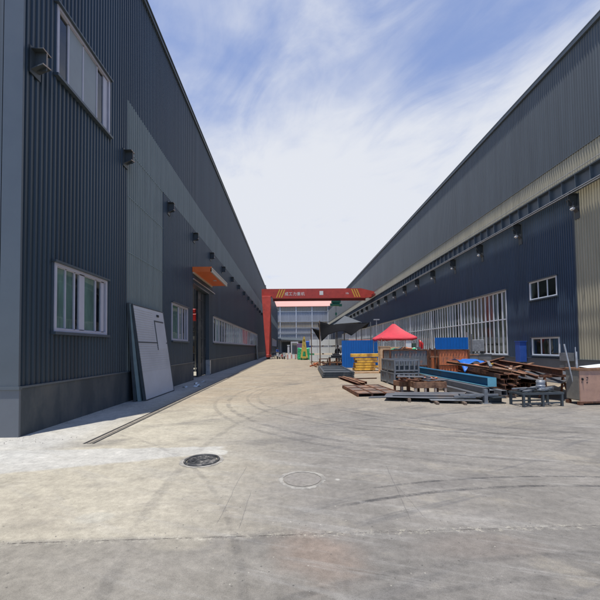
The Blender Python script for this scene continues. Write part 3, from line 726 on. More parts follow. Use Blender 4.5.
# ------------------------------------------------------------------ leaning sandwich-panel doors
def leaning_panel(loc, w, h, t, lean, label, mats, detail=False):
    e = empty('door_panel', loc, 0, label, 'door panel', 'door panels leaning on the left hall')
    mtx = Matrix.Rotation(lean, 4, 'Y')
    b = MB(); b.box(-t, 0, 0, w, 0, h, mtx); sk = b.build('panel', M[mats[0]], e, bevel=.008)
    b = MB()
    for (a0, a1, c0, c1) in ((-.03, 0, -.02, h + .02), (w, w + .03, -.02, h + .02)): b.box(-t - .012, .012, a0, a1, c0, c1, mtx)
    b.box(-t - .012, .012, 0, w, -.03, 0, mtx); b.box(-t - .012, .012, 0, w, h, h + .03, mtx)
    b.build('edge_frame', M[mats[1]], e)
    if detail:
        b = MB()
        for i in range(26): b.box(.0005, .010, .04, w - .04 if i > 12 else w * .56, h - .14 - i * .085, h - .125 - i * .085, mtx)
        b.build('rib', M['grey_door'], e)
        b = MB(); b.box(.001, .012, w * .60, w * .62, h * .52, h * .86, mtx); b.box(.001, .012, w * .60, w - .15, h * .86, h * .875, mtx); b.box(.001, .006, .01, w - .01, h * .60, h * .615, mtx)
        b.build('wicket_outline', M['steel_dark'], e)
        b = MB(); b.box(.001, .03, w * .72, w * .79, h * .925, h * .95, mtx); b.build('peephole', M['rubber'], e)
        b = MB(); b.box(.002, .009, w * .63, w - .16, h * .53, h * .855, mtx); b.build('wicket', M['grey_door'], e)
    return e
leaning_panel((-4.84, 11.66, .03), 2.72, 3.22, .07, R(-8), 'foremost ribbed grey white door panel leaning against the left hall', ('grey_door', 'steel_dark'), True)
leaning_panel((-5.0, 11.60, .03), 2.6, 3.2, .07, R(-6.2), 'middle door panel with grey green edge, behind the ribbed grey one', ('foam', 'foam'))
leaning_panel((-5.13, 11.55, .03), 2.6, 3.22, .05, R(-4.2), 'rearmost door panel, closest to the wall in the leaning stack', ('foam', 'steel_dark'))
b = MB(); b.box(0, .05, 0, 1.3, 0, 3.5, Matrix.Rotation(R(-4), 4, 'Y')); o = b.build('wall_board', M['foam'], bevel=.005); o.location = (-5.12, 52.2, 0)
tag(o, 'tall grey green board leaning at the far end of the left hall', 'board')
# red hoist block hanging inside the doorway, pale post behind
e = empty('hoist_block', (-6.9, 24.6, 3.7), 0, 'red hoist block hanging inside the open doorway of the left hall', 'hoist')
b = MB(); b.box(-.24, .24, -.2, .2, 0, .5); b.box(-.2, .2, -.18, .18, .55, .85); b.build('body', M['red_goods'], e, bevel=.04)
b = MB(); b.tube((0, 0, .85), (0, 0, 5), .012, .012, 6); b.tube((0, 0, 0), (0, 0, -.3), .02, .02, 6); b.torus((0, 0, -.38), .08, .02); b.build('chain', M['steel_light'], e)
e = empty('storage_rack', (-7.3, 26.5, 0), 0, 'steel storage rack standing inside the left doorway', 'rack')
b = MB()
for x in (-1.2, 0, .9):
    for y in (0, .8): b.box(x - .04, x + .04, y - .04, y + .04, 0, 3.2)
for z in (.5, 1.4, 2.3, 3.1): b.box(-1.2, .9, 0, .8, z - .03, z + .03)
b.build('frame', M['steel'], e)
b = MB(); b.box(-1.0, -.3, .1, .7, 1.43, 1.95); b.box(.15, .7, .1, .6, .53, 1.0); b.build('goods', M['wood'], e)
b = MB(); b.box(-.2, .5, .1, .6, 2.33, 2.7); b.build('goods', M['white_panel'], e)
# scraps by the wall foot
for i, (x, y, r) in enumerate(((-4.75, 15.6, .3), (-4.45, 16.4, 1.2), (-4.7, 17.2, 2.1), (-4.3, 15.9, .8), (-4.55, 18.0, 2.7))):
    b = MB(); b.sheet(lambda u, v: ((u - .5) * (.22 + .05 * i), (v - .5) * .14, .03 + .035 * math.sin(7 * u + 3 * v + i) * (1 + .4 * math.cos(5 * v))), 7, 5)
    o = b.build('plastic_scrap', M['white_panel'], solid=.004); o.location = (x, y, 0); o.rotation_euler[2] = r
    tag(o, ('crumpled white scrap nearest the leaning panels', 'white scrap in the middle of the litter by the window', 'white scrap close to the wall before the doorway', 'white scrap lying furthest out from the wall', 'white scrap lying closest to the dark doorway')[i], 'scrap', 'white scraps at the foot of the left hall')

# ------------------------------------------------------------------ manholes
e = empty('manhole_cover', (-1.38, 5.36, 0), 0, 'black cast iron manhole cover in the concrete', 'manhole cover')
b = MB(); b.tube((0, 0, .0015), (0, 0, .012), .215, .215, 48); b.build('cover', M['iron'], e)
b = MB(); b.torus((0, 0, .008), .25, .02, 'z', 48, 6); b.torus((0, 0, .008), .17, .012, 'z', 40, 6); b.torus((0, 0, .008), .09, .01, 'z', 30, 6)
for i in range(12):
    t = i * math.pi / 6; b.bar((.1 * math.cos(t), .1 * math.sin(t), .014), (.16 * math.cos(t), .16 * math.sin(t), .014), .014, .008)
b.build('rim', M['iron'], e)
b = MB(); b.tube((.02, -.01, .013), (.02, -.01, .017), .035, .035, 16); b.tube((-.12, .07, .013), (-.12, .07, .018), .045, .045, 12); b.tube((-.15, -.05, .013), (-.15, -.05, .018), .05, .05, 10); b.build('lifting_hole', M['rubber'], e)
b = MB(); n = 64; vs = []; fs = []
for i in range(n):
    t = 2 * math.pi * i / n; ro = .325 + random.uniform(-.012, .012); vs += [(.27 * math.cos(t), .27 * math.sin(t), .004), (ro * math.cos(t), ro * math.sin(t), .004)]
fs = [(2 * i, 2 * i + 1, (2 * i + 3) % (2 * n), (2 * i + 2) % (2 * n)) for i in range(n)]
b.add(vs, fs); b.build('cement_collar', M['concrete_new'], e)
e = empty('manhole_cover', (.125, 4.52, 0), 0, 'round manhole cover smeared over with pale cement, in the middle of the yard', 'manhole cover')
M['cement_smear'] = mat('smeared cement', (.225, .205, .175), .95, var=.25, scale=14, bump=.5, dirt=(.22, .20, .18), dirt_amt=.3, dscale=7)
b = MB(); vs = [(0, 0, .006)]
for i in range(n):
    t = 2 * math.pi * i / n; vs.append((.235 * math.cos(t), .235 * math.sin(t), .005))
b.add(vs, [(0, i + 1, (i + 1) % n + 1) for i in range(n)]); b.build('cover', M['cement_smear'], e)
b = MB(); vs = []
for i in range(n):
    t = 2 * math.pi * i / n; ro = .305 + .012 * math.sin(3 * t) + random.uniform(-.01, .01); ri = .25 + random.uniform(-.008, .008)
    vs += [(ri * math.cos(t), ri * math.sin(t), .004), ((ri + ro) / 2 * math.cos(t), (ri + ro) / 2 * math.sin(t), .010), (ro * math.cos(t), ro * math.sin(t), .0015)]
fs = []
for i in range(n):
    j = (i + 1) % n
    fs += [(3 * i, 3 * i + 1, 3 * j + 1, 3 * j), (3 * i + 1, 3 * i + 2, 3 * j + 2, 3 * j + 1)]
b.add(vs, fs); b.build('rim', M['concrete_new'], e)

# ------------------------------------------------------------------ yard goods on the right
def group_thing(name, loc, label, cat, group=None, rz=0): return empty(name, loc, rz, label, cat, group)

# rusty-sided crate at the right edge
e = group_thing('steel_bin', (8.10, 9.54, 0), 'pinkish steel bin with grey side holding upright bars, at the right edge', 'steel bin')
W_, D_, H_ = 1.75, .46, 1.02
b = MB(); b.box(0, W_, -.012, .012, .1, H_ - .05); b.build('front_panel', M['pink'], e)
b = MB(); b.box(-.012, .012, .013, D_, .14, H_ - .05); b.box(W_ - .012, W_ + .012, .013, D_, .1, H_ - .05); b.box(.013, W_ - .013, D_ - .02, D_, .1, H_ - .05); b.build('side_panel', M['khaki'], e)
b = MB(); b.box(.013, W_ - .013, .013, D_ - .021, .12, .15); b.build('floor_panel', M['rust'], e)
b = MB(); b.box(-.03, W_ + .03, -.035, .035, H_ - .05, H_ + .02); b.box(-.03, .035, .036, D_ + .02, H_ - .05, H_ + .015); b.box(W_ - .035, W_ + .03, .036, D_ + .02, H_ - .05, H_ + .015); b.box(.036, W_ - .036, D_ - .03, D_ + .02, H_ - .05, H_ + .012); b.build('top_rim', M['rust_tan'], e, bevel=.006)
b = MB()
for x, y in ((0.02, .02), (W_ - .02, .02), (0.02, D_ - .03), (W_ - .02, D_ - .03), (.9, .02)): b.box(x - .05, x + .05, y - .05, y + .05, 0, .1)
b.box(.05, W_ - .05, -.02, .03, .05, .099); b.build('skid', M['rust'], e)
b = MB(); b.torus((.07, -.025, .73), .03, .01, 'x'); b.box(.05, .10, -.03, -.013, .7, .76); b.box(.045, .075, -.02, -.013, .64, .66); b.build('lifting_eye', M['rubber'], e)
mk = MB()
for (x, z, w_, h_) in ((.19, .77, .05, .016), (.225, .73, .014, .06), (.185, .70, .05, .014), (.19, .64, .045, .014), (.2, .60, .014, .045)): mk.box(x, x + w_, -.0155, -.0125, z, z + h_)
mk.build('painted_mark', M['rubber'], e)
for i, (x, y, x2, y2, z2, r, lb) in enumerate(((.02, .2, -.22, .3, 1.72, .022, 'long pale bar leaning out of the pink bin, leftmost of three'), (.0, .12, -.01, .14, 1.50, .028, 'thick short pale bar upright at the corner of the pink bin'), (.1, .25, .09, .28, 1.63, .014, 'thin upright bar in the pink bin, right of the thick one'))):
    b = MB(); b.tube((x + .06, y, .16), (x2 + .06, y2, z2), r, r, 10); o = b.build('steel_bar', M['steel_light']); o.location = (8.10, 9.54, 0); tag(o, lb, 'bar', 'bars standing in the pink bin')
b = MB(); b.plate([(.25, .0, 1.04), (1.6, -.05, 1.10), (1.6, .42, 1.18), (.35, .42, 1.06)], .01); o = b.build('folded_sheet', M['white_panel']); o.location = (8.15, 9.6, 0); tag(o, 'white sheet lying over the open top of the pink bin', 'sheet')

# workbench trestle with galvanised parts
e = group_thing('steel_trestle', (6.92, 9.66, 0), 'low dark steel trestle carrying light galvanised parts, left of the pink bin', 'trestle', rz=R(4))
b = MB(); b.box(-.62, .62, -.28, -.22, .33, .39); b.box(-.62, .62, .22, .28, .33, .39); b.box(-.62, -.56, -.22, .22, .331, .389); b.box(.56, .62, -.22, .22, .331, .389)
for x in (-.3, 0, .3): b.box(x - .04, x + .04, -.22, .22, .34, .385)
b.build('top_frame', M['steel_dark'], e)
for x in (-.57, 0, .57):
    for y in (-.25, .25):
        b = MB(); b.box(x - .028, x + .028, y - .028, y + .028, 0, .329); b.build('leg', M['steel_dark'], e)
b = MB(); b.box(-.535, .535, -.26, -.24, .08, .12); b.box(-.535, .535, .24, .26, .08, .12); b.build('stretcher', M['steel_dark'], e)
rr = random.Random(3)
TL = Matrix.Translation((6.92, 9.66, 0)) @ Matrix.Rotation(R(4), 4, 'Z')
for i in range(11):
    x = rr.uniform(-.42, .40); y = rr.uniform(-.15, .15); a_ = rr.uniform(-.5, .5); L_ = rr.uniform(.25, .5); z = .42 + .022 * (i // 3) + .01 * (i % 3)
    b = MB(); b.channel((-L_ / 2 * math.cos(a_), -L_ / 2 * math.sin(a_), 0), (L_ / 2 * math.cos(a_), L_ / 2 * math.sin(a_), rr.uniform(-.01, .02)), .07, .035, .004)
    o = b.build('bracket_part', M['steel_light'] if i % 3 else M['steel']); o.location = TL @ Vector((x, y, z)); o.rotation_euler[2] = R(4)
    tag(o, 'short galvanised channel piece in the heap on the low dark trestle', 'channel piece', 'galvanised channel pieces on the trestle')
e = group_thing('wire_coil', tuple(TL @ Vector((.16, .0, .395))), 'bright upright coil standing on the trestle among galvanised parts', 'coil')
b = MB()
for i in range(9): b.torus((0, 0, .025 + i * .034), .10 + .006 * math.sin(i * 2.1), .016, 'z', 24, 6)
b.build('winding', M['steel_light'], e)
b = MB(); b.tube((0, 0, 0), (0, 0, .32), .075, .075, 20); b.build('core', M['steel'], e)

# stack of mill plates in front
for i, (pts, z, t, mm, lb) in enumerate((
    ([(2.9, 10.85), (4.2, 10.45), (5.75, 10.35), (5.9, 11.3), (4.6, 11.75), (3.25, 11.75)], .135, .02, 'plate', 'lowest long grey plate at the front, its tip pointing to the drive'),
    ([(3.2, 10.95), (5.3, 10.6), (5.8, 11.35), (3.5, 11.65)], .175, .02, 'plate', 'upper grey plate on the front stack, slightly short of the lower one'),
    ([(4.15, 10.25), (5.55, 9.95), (5.62, 10.25), (4.2, 10.55)], .10, .016, 'steel', 'narrow grey strip plate lying before the front plate stack'))):
    c0 = Vector((sum(p[0] for p in pts) / len(pts), sum(p[1] for p in pts) / len(pts), 0))
    b = MB(); b.plate([(p[0] - c0.x, p[1] - c0.y, z) for p in pts], t); o = b.build('steel_plate', M[mm], bevel=.003); o.location = c0; tag(o, lb, 'steel plate', 'grey plates at the front of the steel yard')
for i, (p, q, lb) in enumerate((((3.6, 10.5, .055), (3.8, 11.5, .055), 'bearer timber under the left end of the front plate stack'), ((4.25, 9.98, .04), (4.45, 11.4, .05), 'bearer timber poking out in front of the middle of the front plates'), ((5.0, 9.85, .04), (5.25, 11.3, .05), 'bearer timber poking out before the right part of the front plates'))):
    b = MB(); b.bar(tuple(Vector(p) - Vector((p[0], p[1], 0))), tuple(Vector(q) - Vector((p[0], p[1], 0))), .08, .07 if i else .10); o = b.build('timber', M['timber'], bevel=.004); o.location = (p[0], p[1], 0); tag(o, lb, 'timber', 'bearers under the front plates')
rr = random.Random(5)
for i in range(7):
    x = 5.0 + rr.uniform(-.2, .5); y = 9.95 + rr.uniform(0, .5); L_ = rr.uniform(.6, 1.5); a_ = rr.uniform(-.35, .1)
    b = MB(); b.hollow((0, 0, 0), (L_ * math.cos(a_) * .8, L_ * math.sin(a_) * .6, rr.uniform(-.01, .02)), .05, .05, .004); o = b.build('tube_offcut', M[rr.choice(('steel', 'plate', 'black_steel'))]); o.location = (x, y, .15 + .03 * i % .12 + .02)
    tag(o, 'short square tube offcut in the jumble at the right end of the front plates', 'tube offcut', 'square tube offcuts by the front plates')
b = MB(); b.box(-.05, .05, -.05, .05, 0, .42); b.box(-.12, .12, -.12, .12, 0, .015); o = b.build('short_post', M['steel']); o.location = (5.72, 10.1, 0); tag(o, 'short grey post standing at the right end of the front plates', 'post')
b = MB(); b.channel((0, 0, 0), (.42, .05, 0), .2, .18, .02); o = b.build('channel_offcut', M['black_steel']); o.location = (5.85, 10.05, .1); tag(o, 'dark thick channel offcut on the ground before the rusty beams', 'channel')

# rusty stands with scrap on top
def stand(loc, w, d, h, rz, label, cols):
    e = group_thing('scrap_stand', loc, label, 'steel stand', 'rusty stands in the steel yard', rz)
    b = MB(); b.box(-w / 2, w / 2, -d / 2, -d / 2 + .04, h * .55, h); b.box(-w / 2, w / 2, d / 2 - .04, d / 2, h * .55, h); b.box(-w / 2, -w / 2 + .04, -d / 2 + .04, d / 2 - .04, h * .55, h); b.box(w / 2 - .04, w / 2, -d / 2 + .04, d / 2 - .04, h * .55, h); b.box(-w / 2 + .04, w / 2 - .04, -d / 2 + .04, d / 2 - .04, h * .56, h * .60)
    b.build('box_frame', M['rust_tan'], e, bevel=.004)
    for i in range(cols + 1):
        for y in (-d / 2 + .04, d / 2 - .04):
            x = -w / 2 + .04 + (w - .08) * i / cols
            b = MB(); b.box(x - .035, x + .035, y - .035, y + .035, 0, h * .548); b.build('leg', M['brownwhite'] if y < 0 else M['rust'], e)
    return e
stand((4.82, 12.25, 0), 1.12, .8, .47, R(-2), 'larger rusty brown box stand heaped with scrap, behind the front plates', 3)
stand((4.32, 13.1, 0), .62, .7, .40, R(8), 'smaller rusty stand, left behind the larger scrap stand', 2)
rr = random.Random(11)
for i in range(26):
    big_ = i < 18
    cx_, cy_, z_ = (4.75, 12.3, .49) if big_ else (4.3, 13.1, .42)
    x = cx_ + rr.gauss(0, .2 if big_ else .12); y = cy_ + rr.uniform(-.28, .28); a_ = rr.uniform(0, 3.14); L_ = rr.uniform(.12, .4); z = z_ + .03 + .10 * max(0, 1 - abs(x - cx_) / .4) * rr.random()
    b = MB()
    if i % 3 == 0: b.box(-L_ / 2, L_ / 2, -.06, .06, -.008, .008)
    elif i % 3 == 1: b.channel((-L_ / 2, 0, 0), (L_ / 2, 0, .02), .06, .04, .006)
    else: b.tube((-L_ / 2, 0, 0), (L_ / 2, 0, .03), .025, .025, 10)
    o = b.build('scrap_piece', M[rr.choice(('rust', 'rust_orange', 'steel', 'rust_tan', 'rust'))]); o.location = (x, y, z); o.rotation_euler = (rr.uniform(-.2, .2), rr.uniform(-.2, .2), a_)
    tag(o, 'rusty offcut in the heap on the %s scrap stand' % ('larger' if big_ else 'smaller'), 'offcut', 'rusty offcuts on the %s scrap stand' % ('larger' if big_ else 'smaller'))
for i, (pts, z, lb) in enumerate((([(-.55, -.25), (.4, -.3), (.55, .2), (-.4, .3)], .62, 'grey plate lying on top of the scrap heap, left of the blue beam'), ([(-.3, -.2), (.5, -.15), (.4, .15), (-.35, .2)], .52, 'small grey plate reaching over the right edge of the larger scrap stand'))):
    b = MB(); b.plate([(x, y, 0) for x, y in pts], .015); o = b.build('steel_plate', M['plate'], bevel=.002); o.location = ((4.35, 12.55, z), (5.0, 12.1, z))[i]; o.rotation_euler = (.02, .03 - .05 * i, .1 * i); tag(o, lb, 'steel plate')

# blue beam, grey tubes below it
e = group_thing('steel_beam', (6.75, 11.5, .32), 'long bright blue painted I-beam lying on grey tubes', 'steel beam')
b = MB(); L_ = 8.0
b.box(-.009, .009, 0, L_, .016, .284); b.build('web', M['teal'], e)
b = MB(); b.box(-.16, .16, 0, L_, .284, .30); b.build('top_flange', M['teal'], e); b = MB(); b.box(-.18, .16, 0, L_, 0, .016); b.build('bottom_flange', M['teal_lit'], e)
b = MB(); b.box(-.15, .15, -.014, -.001, .0, .30); b.build('end_plate', M['teal_lit'], e)
for i, (x, z, y0, y1, mm, lb) in enumerate(((6.10, .30, 10.7, 16.0, 'plate', 'upper grey square tube lying left below the blue beam'), (5.86, .12, 10.3, 14.8, 'plate', 'lower grey square tube nearest the scrap stands'), (6.38, .20, 10.9, 16.5, 'steel', 'dark grey tube tucked beneath the blue beam'), (6.85, .17, 11.0, 17, 'steel', 'grey tube under the middle of the blue beam'))):
    b = MB(); b.hollow((0, 0, 0), (.06, y1 - y0, 0), .2, .16, .01); o = b.build('square_tube', M[mm]); o.location = (x, y0, z); tag(o, lb, 'square tube', 'grey tubes beneath the blue beam')
for i, y in enumerate((11.2, 13.2, 15.4)):
    b = MB(); b.box(-.85, .85, -.05, .05, 0, .09); o = b.build('timber', M['timber'], bevel=.004); o.location = (6.5, y, 0); tag(o, ('bearer timber under the near ends of the grey tubes', 'bearer timber under the middle of the grey tubes', 'bearer timber under the far ends of the grey tubes')[i], 'timber', 'bearers under the grey tubes')

# rusty beam stacks
def beam_stack(x0, y0, dx, dy, rows, cols, w, h, zb, label, group, seed, gap=.03):
    r2 = random.Random(seed); d = Vector((dx, dy, 0)); s = Vector((dy, -dx, 0)).normalized()
    for j in range(rows):
        for i in range(cols):
            st = Vector((x0, y0, zb + h / 2 + j * (h + .012))) + s * (i * (w + gap) + r2.uniform(-.01, .02)) + d.normalized() * r2.uniform(-.15, .35)
            dd = d * r2.uniform(.9, 1.03) + s * r2.uniform(-.12, .12)
            b = MB(); (b.ibeam if (i + j) % 3 else b.channel)((0, 0, 0), tuple(dd), w, h, .014)
            o = b.build('rusty_beam', M[r2.choice(('rust', 'rust', 'rust_tan'))]); o.location = st
            tag(o, label, 'steel beam', group)
beam_stack(6.98, 11.15, 2.3, 8.2, 4, 3, .17, .15, .1, 'rusty I-beam in the stack right beside the blue beam', 'rusty beams stacked beside the blue beam', 1)
beam_stack(7.75, 11.6, 2.5, 6.6, 3, 4, .16, .15, .12, 'rusty beam in the lower stack behind the low trestle', 'rusty beams stacked behind the trestle', 2)
for i, y in enumerate((11.4, 14.2, 16.8)):
    b = MB(); b.box(-1.1, 1.3, -.05, .05, 0, .095); o = b.build('timber', M['timber']); o.location = (7.6 + i * .75, y + .3, 0); tag(o, ('bearer timber under the near ends of the rusty beams', 'bearer timber under the middle of the rusty beams', 'bearer timber under the far ends of the rusty beams')[i], 'timber', 'bearers under the rusty beams')
for i, (p, q, w, h, mm, lb) in enumerate((((8.15, 10.2, .86), (10.95, 18.2, .86), .2, .2, 'rust', 'topmost long rusty I-beam running back from the pink bin'),
        ((7.7, 11.2, .70), (10.2, 18.6, .72), .18, .14, 'rust_tan', 'tan rusted beam just below the topmost long beam'),
        ((7.1, 11.4, .76), (9.3, 19.3, .80), .16, .12, 'rust', 'long rusty beam on top of the stack beside the blue beam'),
        ((7.35, 12.0, .76), (9.9, 19.8, .80), .14, .10, 'rust_orange', 'thin orange rusted beam between the two long top beams'))):
    b = MB(); b.ibeam((0, 0, 0), tuple(Vector(q) - Vector(p)), w, h, .016); o = b.build('rusty_beam', M[mm]); o.location = p; tag(o, lb, 'steel beam', 'long single beams on top of the stacks')
for i, (x, y) in enumerate(((8.3, 10.75), (10.6, 17.3), (9.5, 14.1))):
    e = group_thing('beam_trestle', (x, y, 0), ('rusty trestle under the near end of the topmost beam', 'rusty trestle under the far end of the topmost beam', 'rusty trestle under the middle of the topmost beam')[i], 'trestle', 'trestles under the topmost beam')
    b = MB(); b.box(-.45, .45, -.04, .04, .68, .755); b.build('top_bar', M['rust'], e)
    for s_ in (-.36, .36):
        b = MB(); b.bar((s_, -.18, 0), (s_ * .8, 0, .68), .05, .05); b.bar((s_, .18, 0), (s_ * .8, 0, .68), .05, .05); b.build('leg', M['rust'], e)
c0 = Vector((9.0, 12.0, 0))
b = MB(); b.plate([(7.45 - 9, 11.25 - 12, .66), (8.15 - 9, 10.25 - 12, .56), (9.5 - 9, 11.2 - 12, .66), (11.0 - 9, 14.2 - 12, .74), (9.5 - 9, 13.6 - 12, .76)], .03); o = b.build('steel_plate', M['plate']); o.location = c0; tag(o, 'broad grey plate slanting between the rusty beams and the pink bin', 'steel plate')
rr = random.Random(21)
for i in range(12):
    x = rr.uniform(7.1, 8.3); t = rr.uniform(0, 3)
    b = MB(); b.box(-.12, .12, -.05, .05, -.012, .012); o = b.build('scrap_piece', M[rr.choice(('brownwhite', 'rust_tan', 'steel', 'rust'))]); o.location = (x + t * .3, 11.6 + t, .84 + rr.uniform(0, .02)); o.rotation_euler = (0, rr.uniform(-.15, .15), rr.uniform(0, 3)); tag(o, 'small rusty plate offcut strewn on top of the beam stacks', 'offcut', 'small offcuts on the beam stacks')
for i, (p, q, w, h, mm, lb) in enumerate((((7.05, 10.9, .86), (8.0, 17.6, .90), .14, .10, 'rust_tan', 'tan rusted loose beam resting highest along the left edge of the rusty stack'),
        ((7.9, 10.9, .66), (9.6, 17.0, .93), .12, .10, 'rust', 'loose rusty beam crossing the lower stack at a slight tilt'),
        ((8.3, 12.6, .84), (11.8, 16.6, .80), .14, .12, 'rust_tan', 'loose rusty beam fanned out to the right towards the windows'),
        ((7.5, 13.6, .93), (12.2, 19.5, .95), .12, .12, 'rust', 'longest loose rusty beam pointing at the electrical cabinet'),
        ((7.2, 12.3, .93), (8.6, 14.9, .98), .10, .08, 'steel', 'short grey beam lying on the rusty beams before the tarpaulin'),
        ((8.9, 11.9, .83), (12.6, 15.2, .55), .16, .12, 'rust', 'loose rusty beam sloping down towards the hall wall'))):
    b = MB(); b.ibeam((0, 0, 0), tuple(Vector(q) - Vector(p)), w, h, .014); o = b.build('rusty_beam', M[mm]); o.location = p; o.rotation_euler = (0, rr.uniform(-.02, .02), 0); tag(o, lb, 'steel beam', 'loose beams on top of the rusty stacks')
# grit and pebbles, thicker at the wall foot and round the stacks
b = MB(); r3 = random.Random(33)
def pebble(x, y, s):
    vs = []
    for (a_, b_, c_) in ((1, 0, 0), (-1, 0, 0), (0, 1, 0), (0, -1, 0), (0, 0, 1), (0, 0, -.2)):
        k_ = s * r3.uniform(.6, 1.3); vs.append((x + a_ * k_, y + b_ * k_, .002 + max(0, c_) * k_ * .8))
    b.add(vs, [(0, 2, 4), (2, 1, 4), (1, 3, 4), (3, 0, 4)])
for i in range(260): pebble(-5.40 + abs(r3.gauss(0, .12)), r3.uniform(7, 40), r3.uniform(.006, .02))
for i in range(420): pebble(r3.uniform(2.2, 8.6), 9.3 + abs(r3.gauss(0, 1.6)), r3.uniform(.006, .022))
for i in range(260): pebble(r3.uniform(-5, 6), r3.uniform(2.4, 13), r3.uniform(.002, .007))
for i in range(90): pebble(r3.uniform(-4.2, 4.2), 3.2 + r3.gauss(0, .05), r3.uniform(.003, .008))
for i in range(40): pebble(-5.5 + abs(r3.gauss(0, .7)), 7.0 - abs(r3.gauss(0, .35)), r3.uniform(.004, .014))
tag(b.build('gravel_litter', M['concrete_new']), 'scattered grit and pebbles on the concrete', kind='stuff')
# blue tarpaulin over beams
def tarp(u, v):
    x = 7.9 + 1.9 * u; y = 15.9 + .5 * math.sin(2.2 * u) + v * 1.2 - .2 * v * math.sin(9 * u)
    z = 1.03 + .06 * math.sin(9 * u + 2) * (1 - .4 * v) + .04 * math.sin(17 * u + 5 * v) - .1 * u
    if v < .5:
        dr = (.5 - v) * 2; z -= dr * (.45 * max(0, 1 - abs(u - .12) / .16) + .05 + .12 * max(0, math.sin(11 * u)))
    return (x - 8.8, y - 16, z)
b = MB(); b.sheet(tarp, 40, 14); o = b.build('tarpaulin', M['blue_tarp'], solid=.004); o.location = (8.8, 16, 0); tag(o, 'bright blue crumpled tarpaulin thrown over the rusty beams', 'tarpaulin')
b = MB(); b.plate([(-.25, -.06, 0), (.25, -.08, .01), (.26, .1, .02), (-.22, .1, .0)], .02); o = b.build('yellow_cloth', M['yellow']); o.location = (8.6, 15.0, .9); tag(o, 'small yellow strip lying just in front of the blue tarpaulin', 'cloth')

# rusty bins behind
def ribbed_bin(loc, w, d, h, mm, label, rims='rust', posts=()):
    e = group_thing('steel_bin', loc, label, 'steel bin', 'rusty steel bins in front of the right hall')
    b = MB(); corr(b, (0, 0), (w, 0), (0, -1), .12, h - .06, (), pitch=.16, depth=.025); corr(b, (w, d), (0, d), (0, 1), .12, h - .06, (), pitch=.16, depth=.025)
    corr(b, (0, d), (0, 0), (-1, 0), .12, h - .06, (), pitch=.16, depth=.025); corr(b, (w, 0), (w, d), (1, 0), .12, h - .06, (), pitch=.16, depth=.025)
    b.build('wall_panel', M[mm], e)
    b = MB(); b.box(-.04, w + .04, -.05, .03, h - .06, h); b.box(-.04, w + .04, d - .03, d + .05, h - .06, h); b.box(-.04, .03, .03, d - .03, h - .059, h - .001); b.box(w - .03, w + .04, .03, d - .03, h - .059, h - .001)
    b.box(-.04, w + .04, -.05, .03, h * .42, h * .42 + .05)
    b.build('rim', M[rims], e)
    b = MB()
    for x in (-.02, w + .02): b.box(x - .04, x + .04, -.06, .02, 0, h - .061); b.box(x - .04, x + .04, d - .02, d + .06, 0, h - .061)
    b.build('corner_post', M[rims], e)
    b = MB(); b.box(.03, w - .03, .03, d - .03, .12, .16); b.build('floor_panel', M['rust'], e)
    return e
ribbed_bin((5.35, 18.5, 0), 2.0, 1.3, 1.55, 'grey_orange', 'long grey ribbed bin with orange rust, under the red tent')
ribbed_bin((8.0, 18.6, 0), 1.65, 1.2, 1.52, 'rust_orange', 'orange rusted ribbed bin below the blue fence sheet, left of the tarpaulin')
e = group_thing('post_pallet', (7.42, 18.4, 0), 'narrow rusty frame of upright posts between the grey and the orange bin', 'steel frame')
for i in range(4):
    b = MB(); b.box(i * .14, i * .14 + .07, -.04 + .3 * (i % 2), .04 + .3 * (i % 2), 0, 1.6 - .04 * (i % 3)); b.build('post', M['rust'], e)
b = MB(); b.box(0, .5, -.06, .4, .3, .36); b.box(0, .5, -.06, .4, 1.1, 1.16); b.build('shelf', M['rust_tan'], e)
rr = random.Random(8)
for i in range(12):
    b = MB(); b.box(-.2, .2, -.08, .08, -.07, .07); o = b.build('scrap_piece', M[rr.choice(('rust', 'green', 'steel_dark', 'rust_orange', 'steel_dark', 'white_panel'))]); o.location = (5.55 + .15 * i, 18.9 + rr.uniform(-.2, .3), 1.5 + rr.uniform(-.04, .08)); o.rotation_euler = (rr.uniform(-.3, .3), rr.uniform(-.4, .4), rr.uniform(0, 3)); tag(o, 'block of mixed goods heaped in the long grey bin', 'block', 'goods heaped in the grey bin')

# grey stillages (two rows, two tiers)
def stillage_mesh():
    fr_ = MB(); w, d, h = 1.12, 1.05, .56
    for x in (0, w - .07):
        for y in (0, d - .07): fr_.box(x, x + .07, y, y + .07, 0, h - .062)
    for z in (.06, h - .06):
        fr_.box(0, w, -.002, .05, z, z + .06); fr_.box(0, w, d - .05, d + .002, z, z + .06); fr_.box(-.002, .05, .05, d - .05, z, z + .06); fr_.box(w - .05, w + .002, .05, d - .05, z, z + .06)
    sl = MB()
    for i in range(1, 6):
        y = i * d / 6; sl.box(.0, .05, y - .03, y + .03, .12, h - .06)
    for i in range(1, 5):
        x = i * w / 5; sl.box(x - .03, x + .03, 0, .05, .12, h - .06); sl.box(x - .03, x + .03, d - .05, d, .12, h - .06)
    return fr_, sl
e = empty('stillage', (0, 0, 0)); fr_, sl = stillage_mesh()
fr_.build('frame', M['steel'], e); sl.build('slat', M['steel'], e)
b = MB(); b.box(.06, 1.06, .06, 1.0, .12, .30); b.build('load', M['black_steel'], e)
k = 0
NM = {(0, 0, 0): 'nearest left', (0, 1, 0): 'second left', (0, 2, 0): 'farthest left', (1, 0, 0): 'nearest right', (1, 1, 0): 'second right', (1, 2, 0): 'farthest right'}
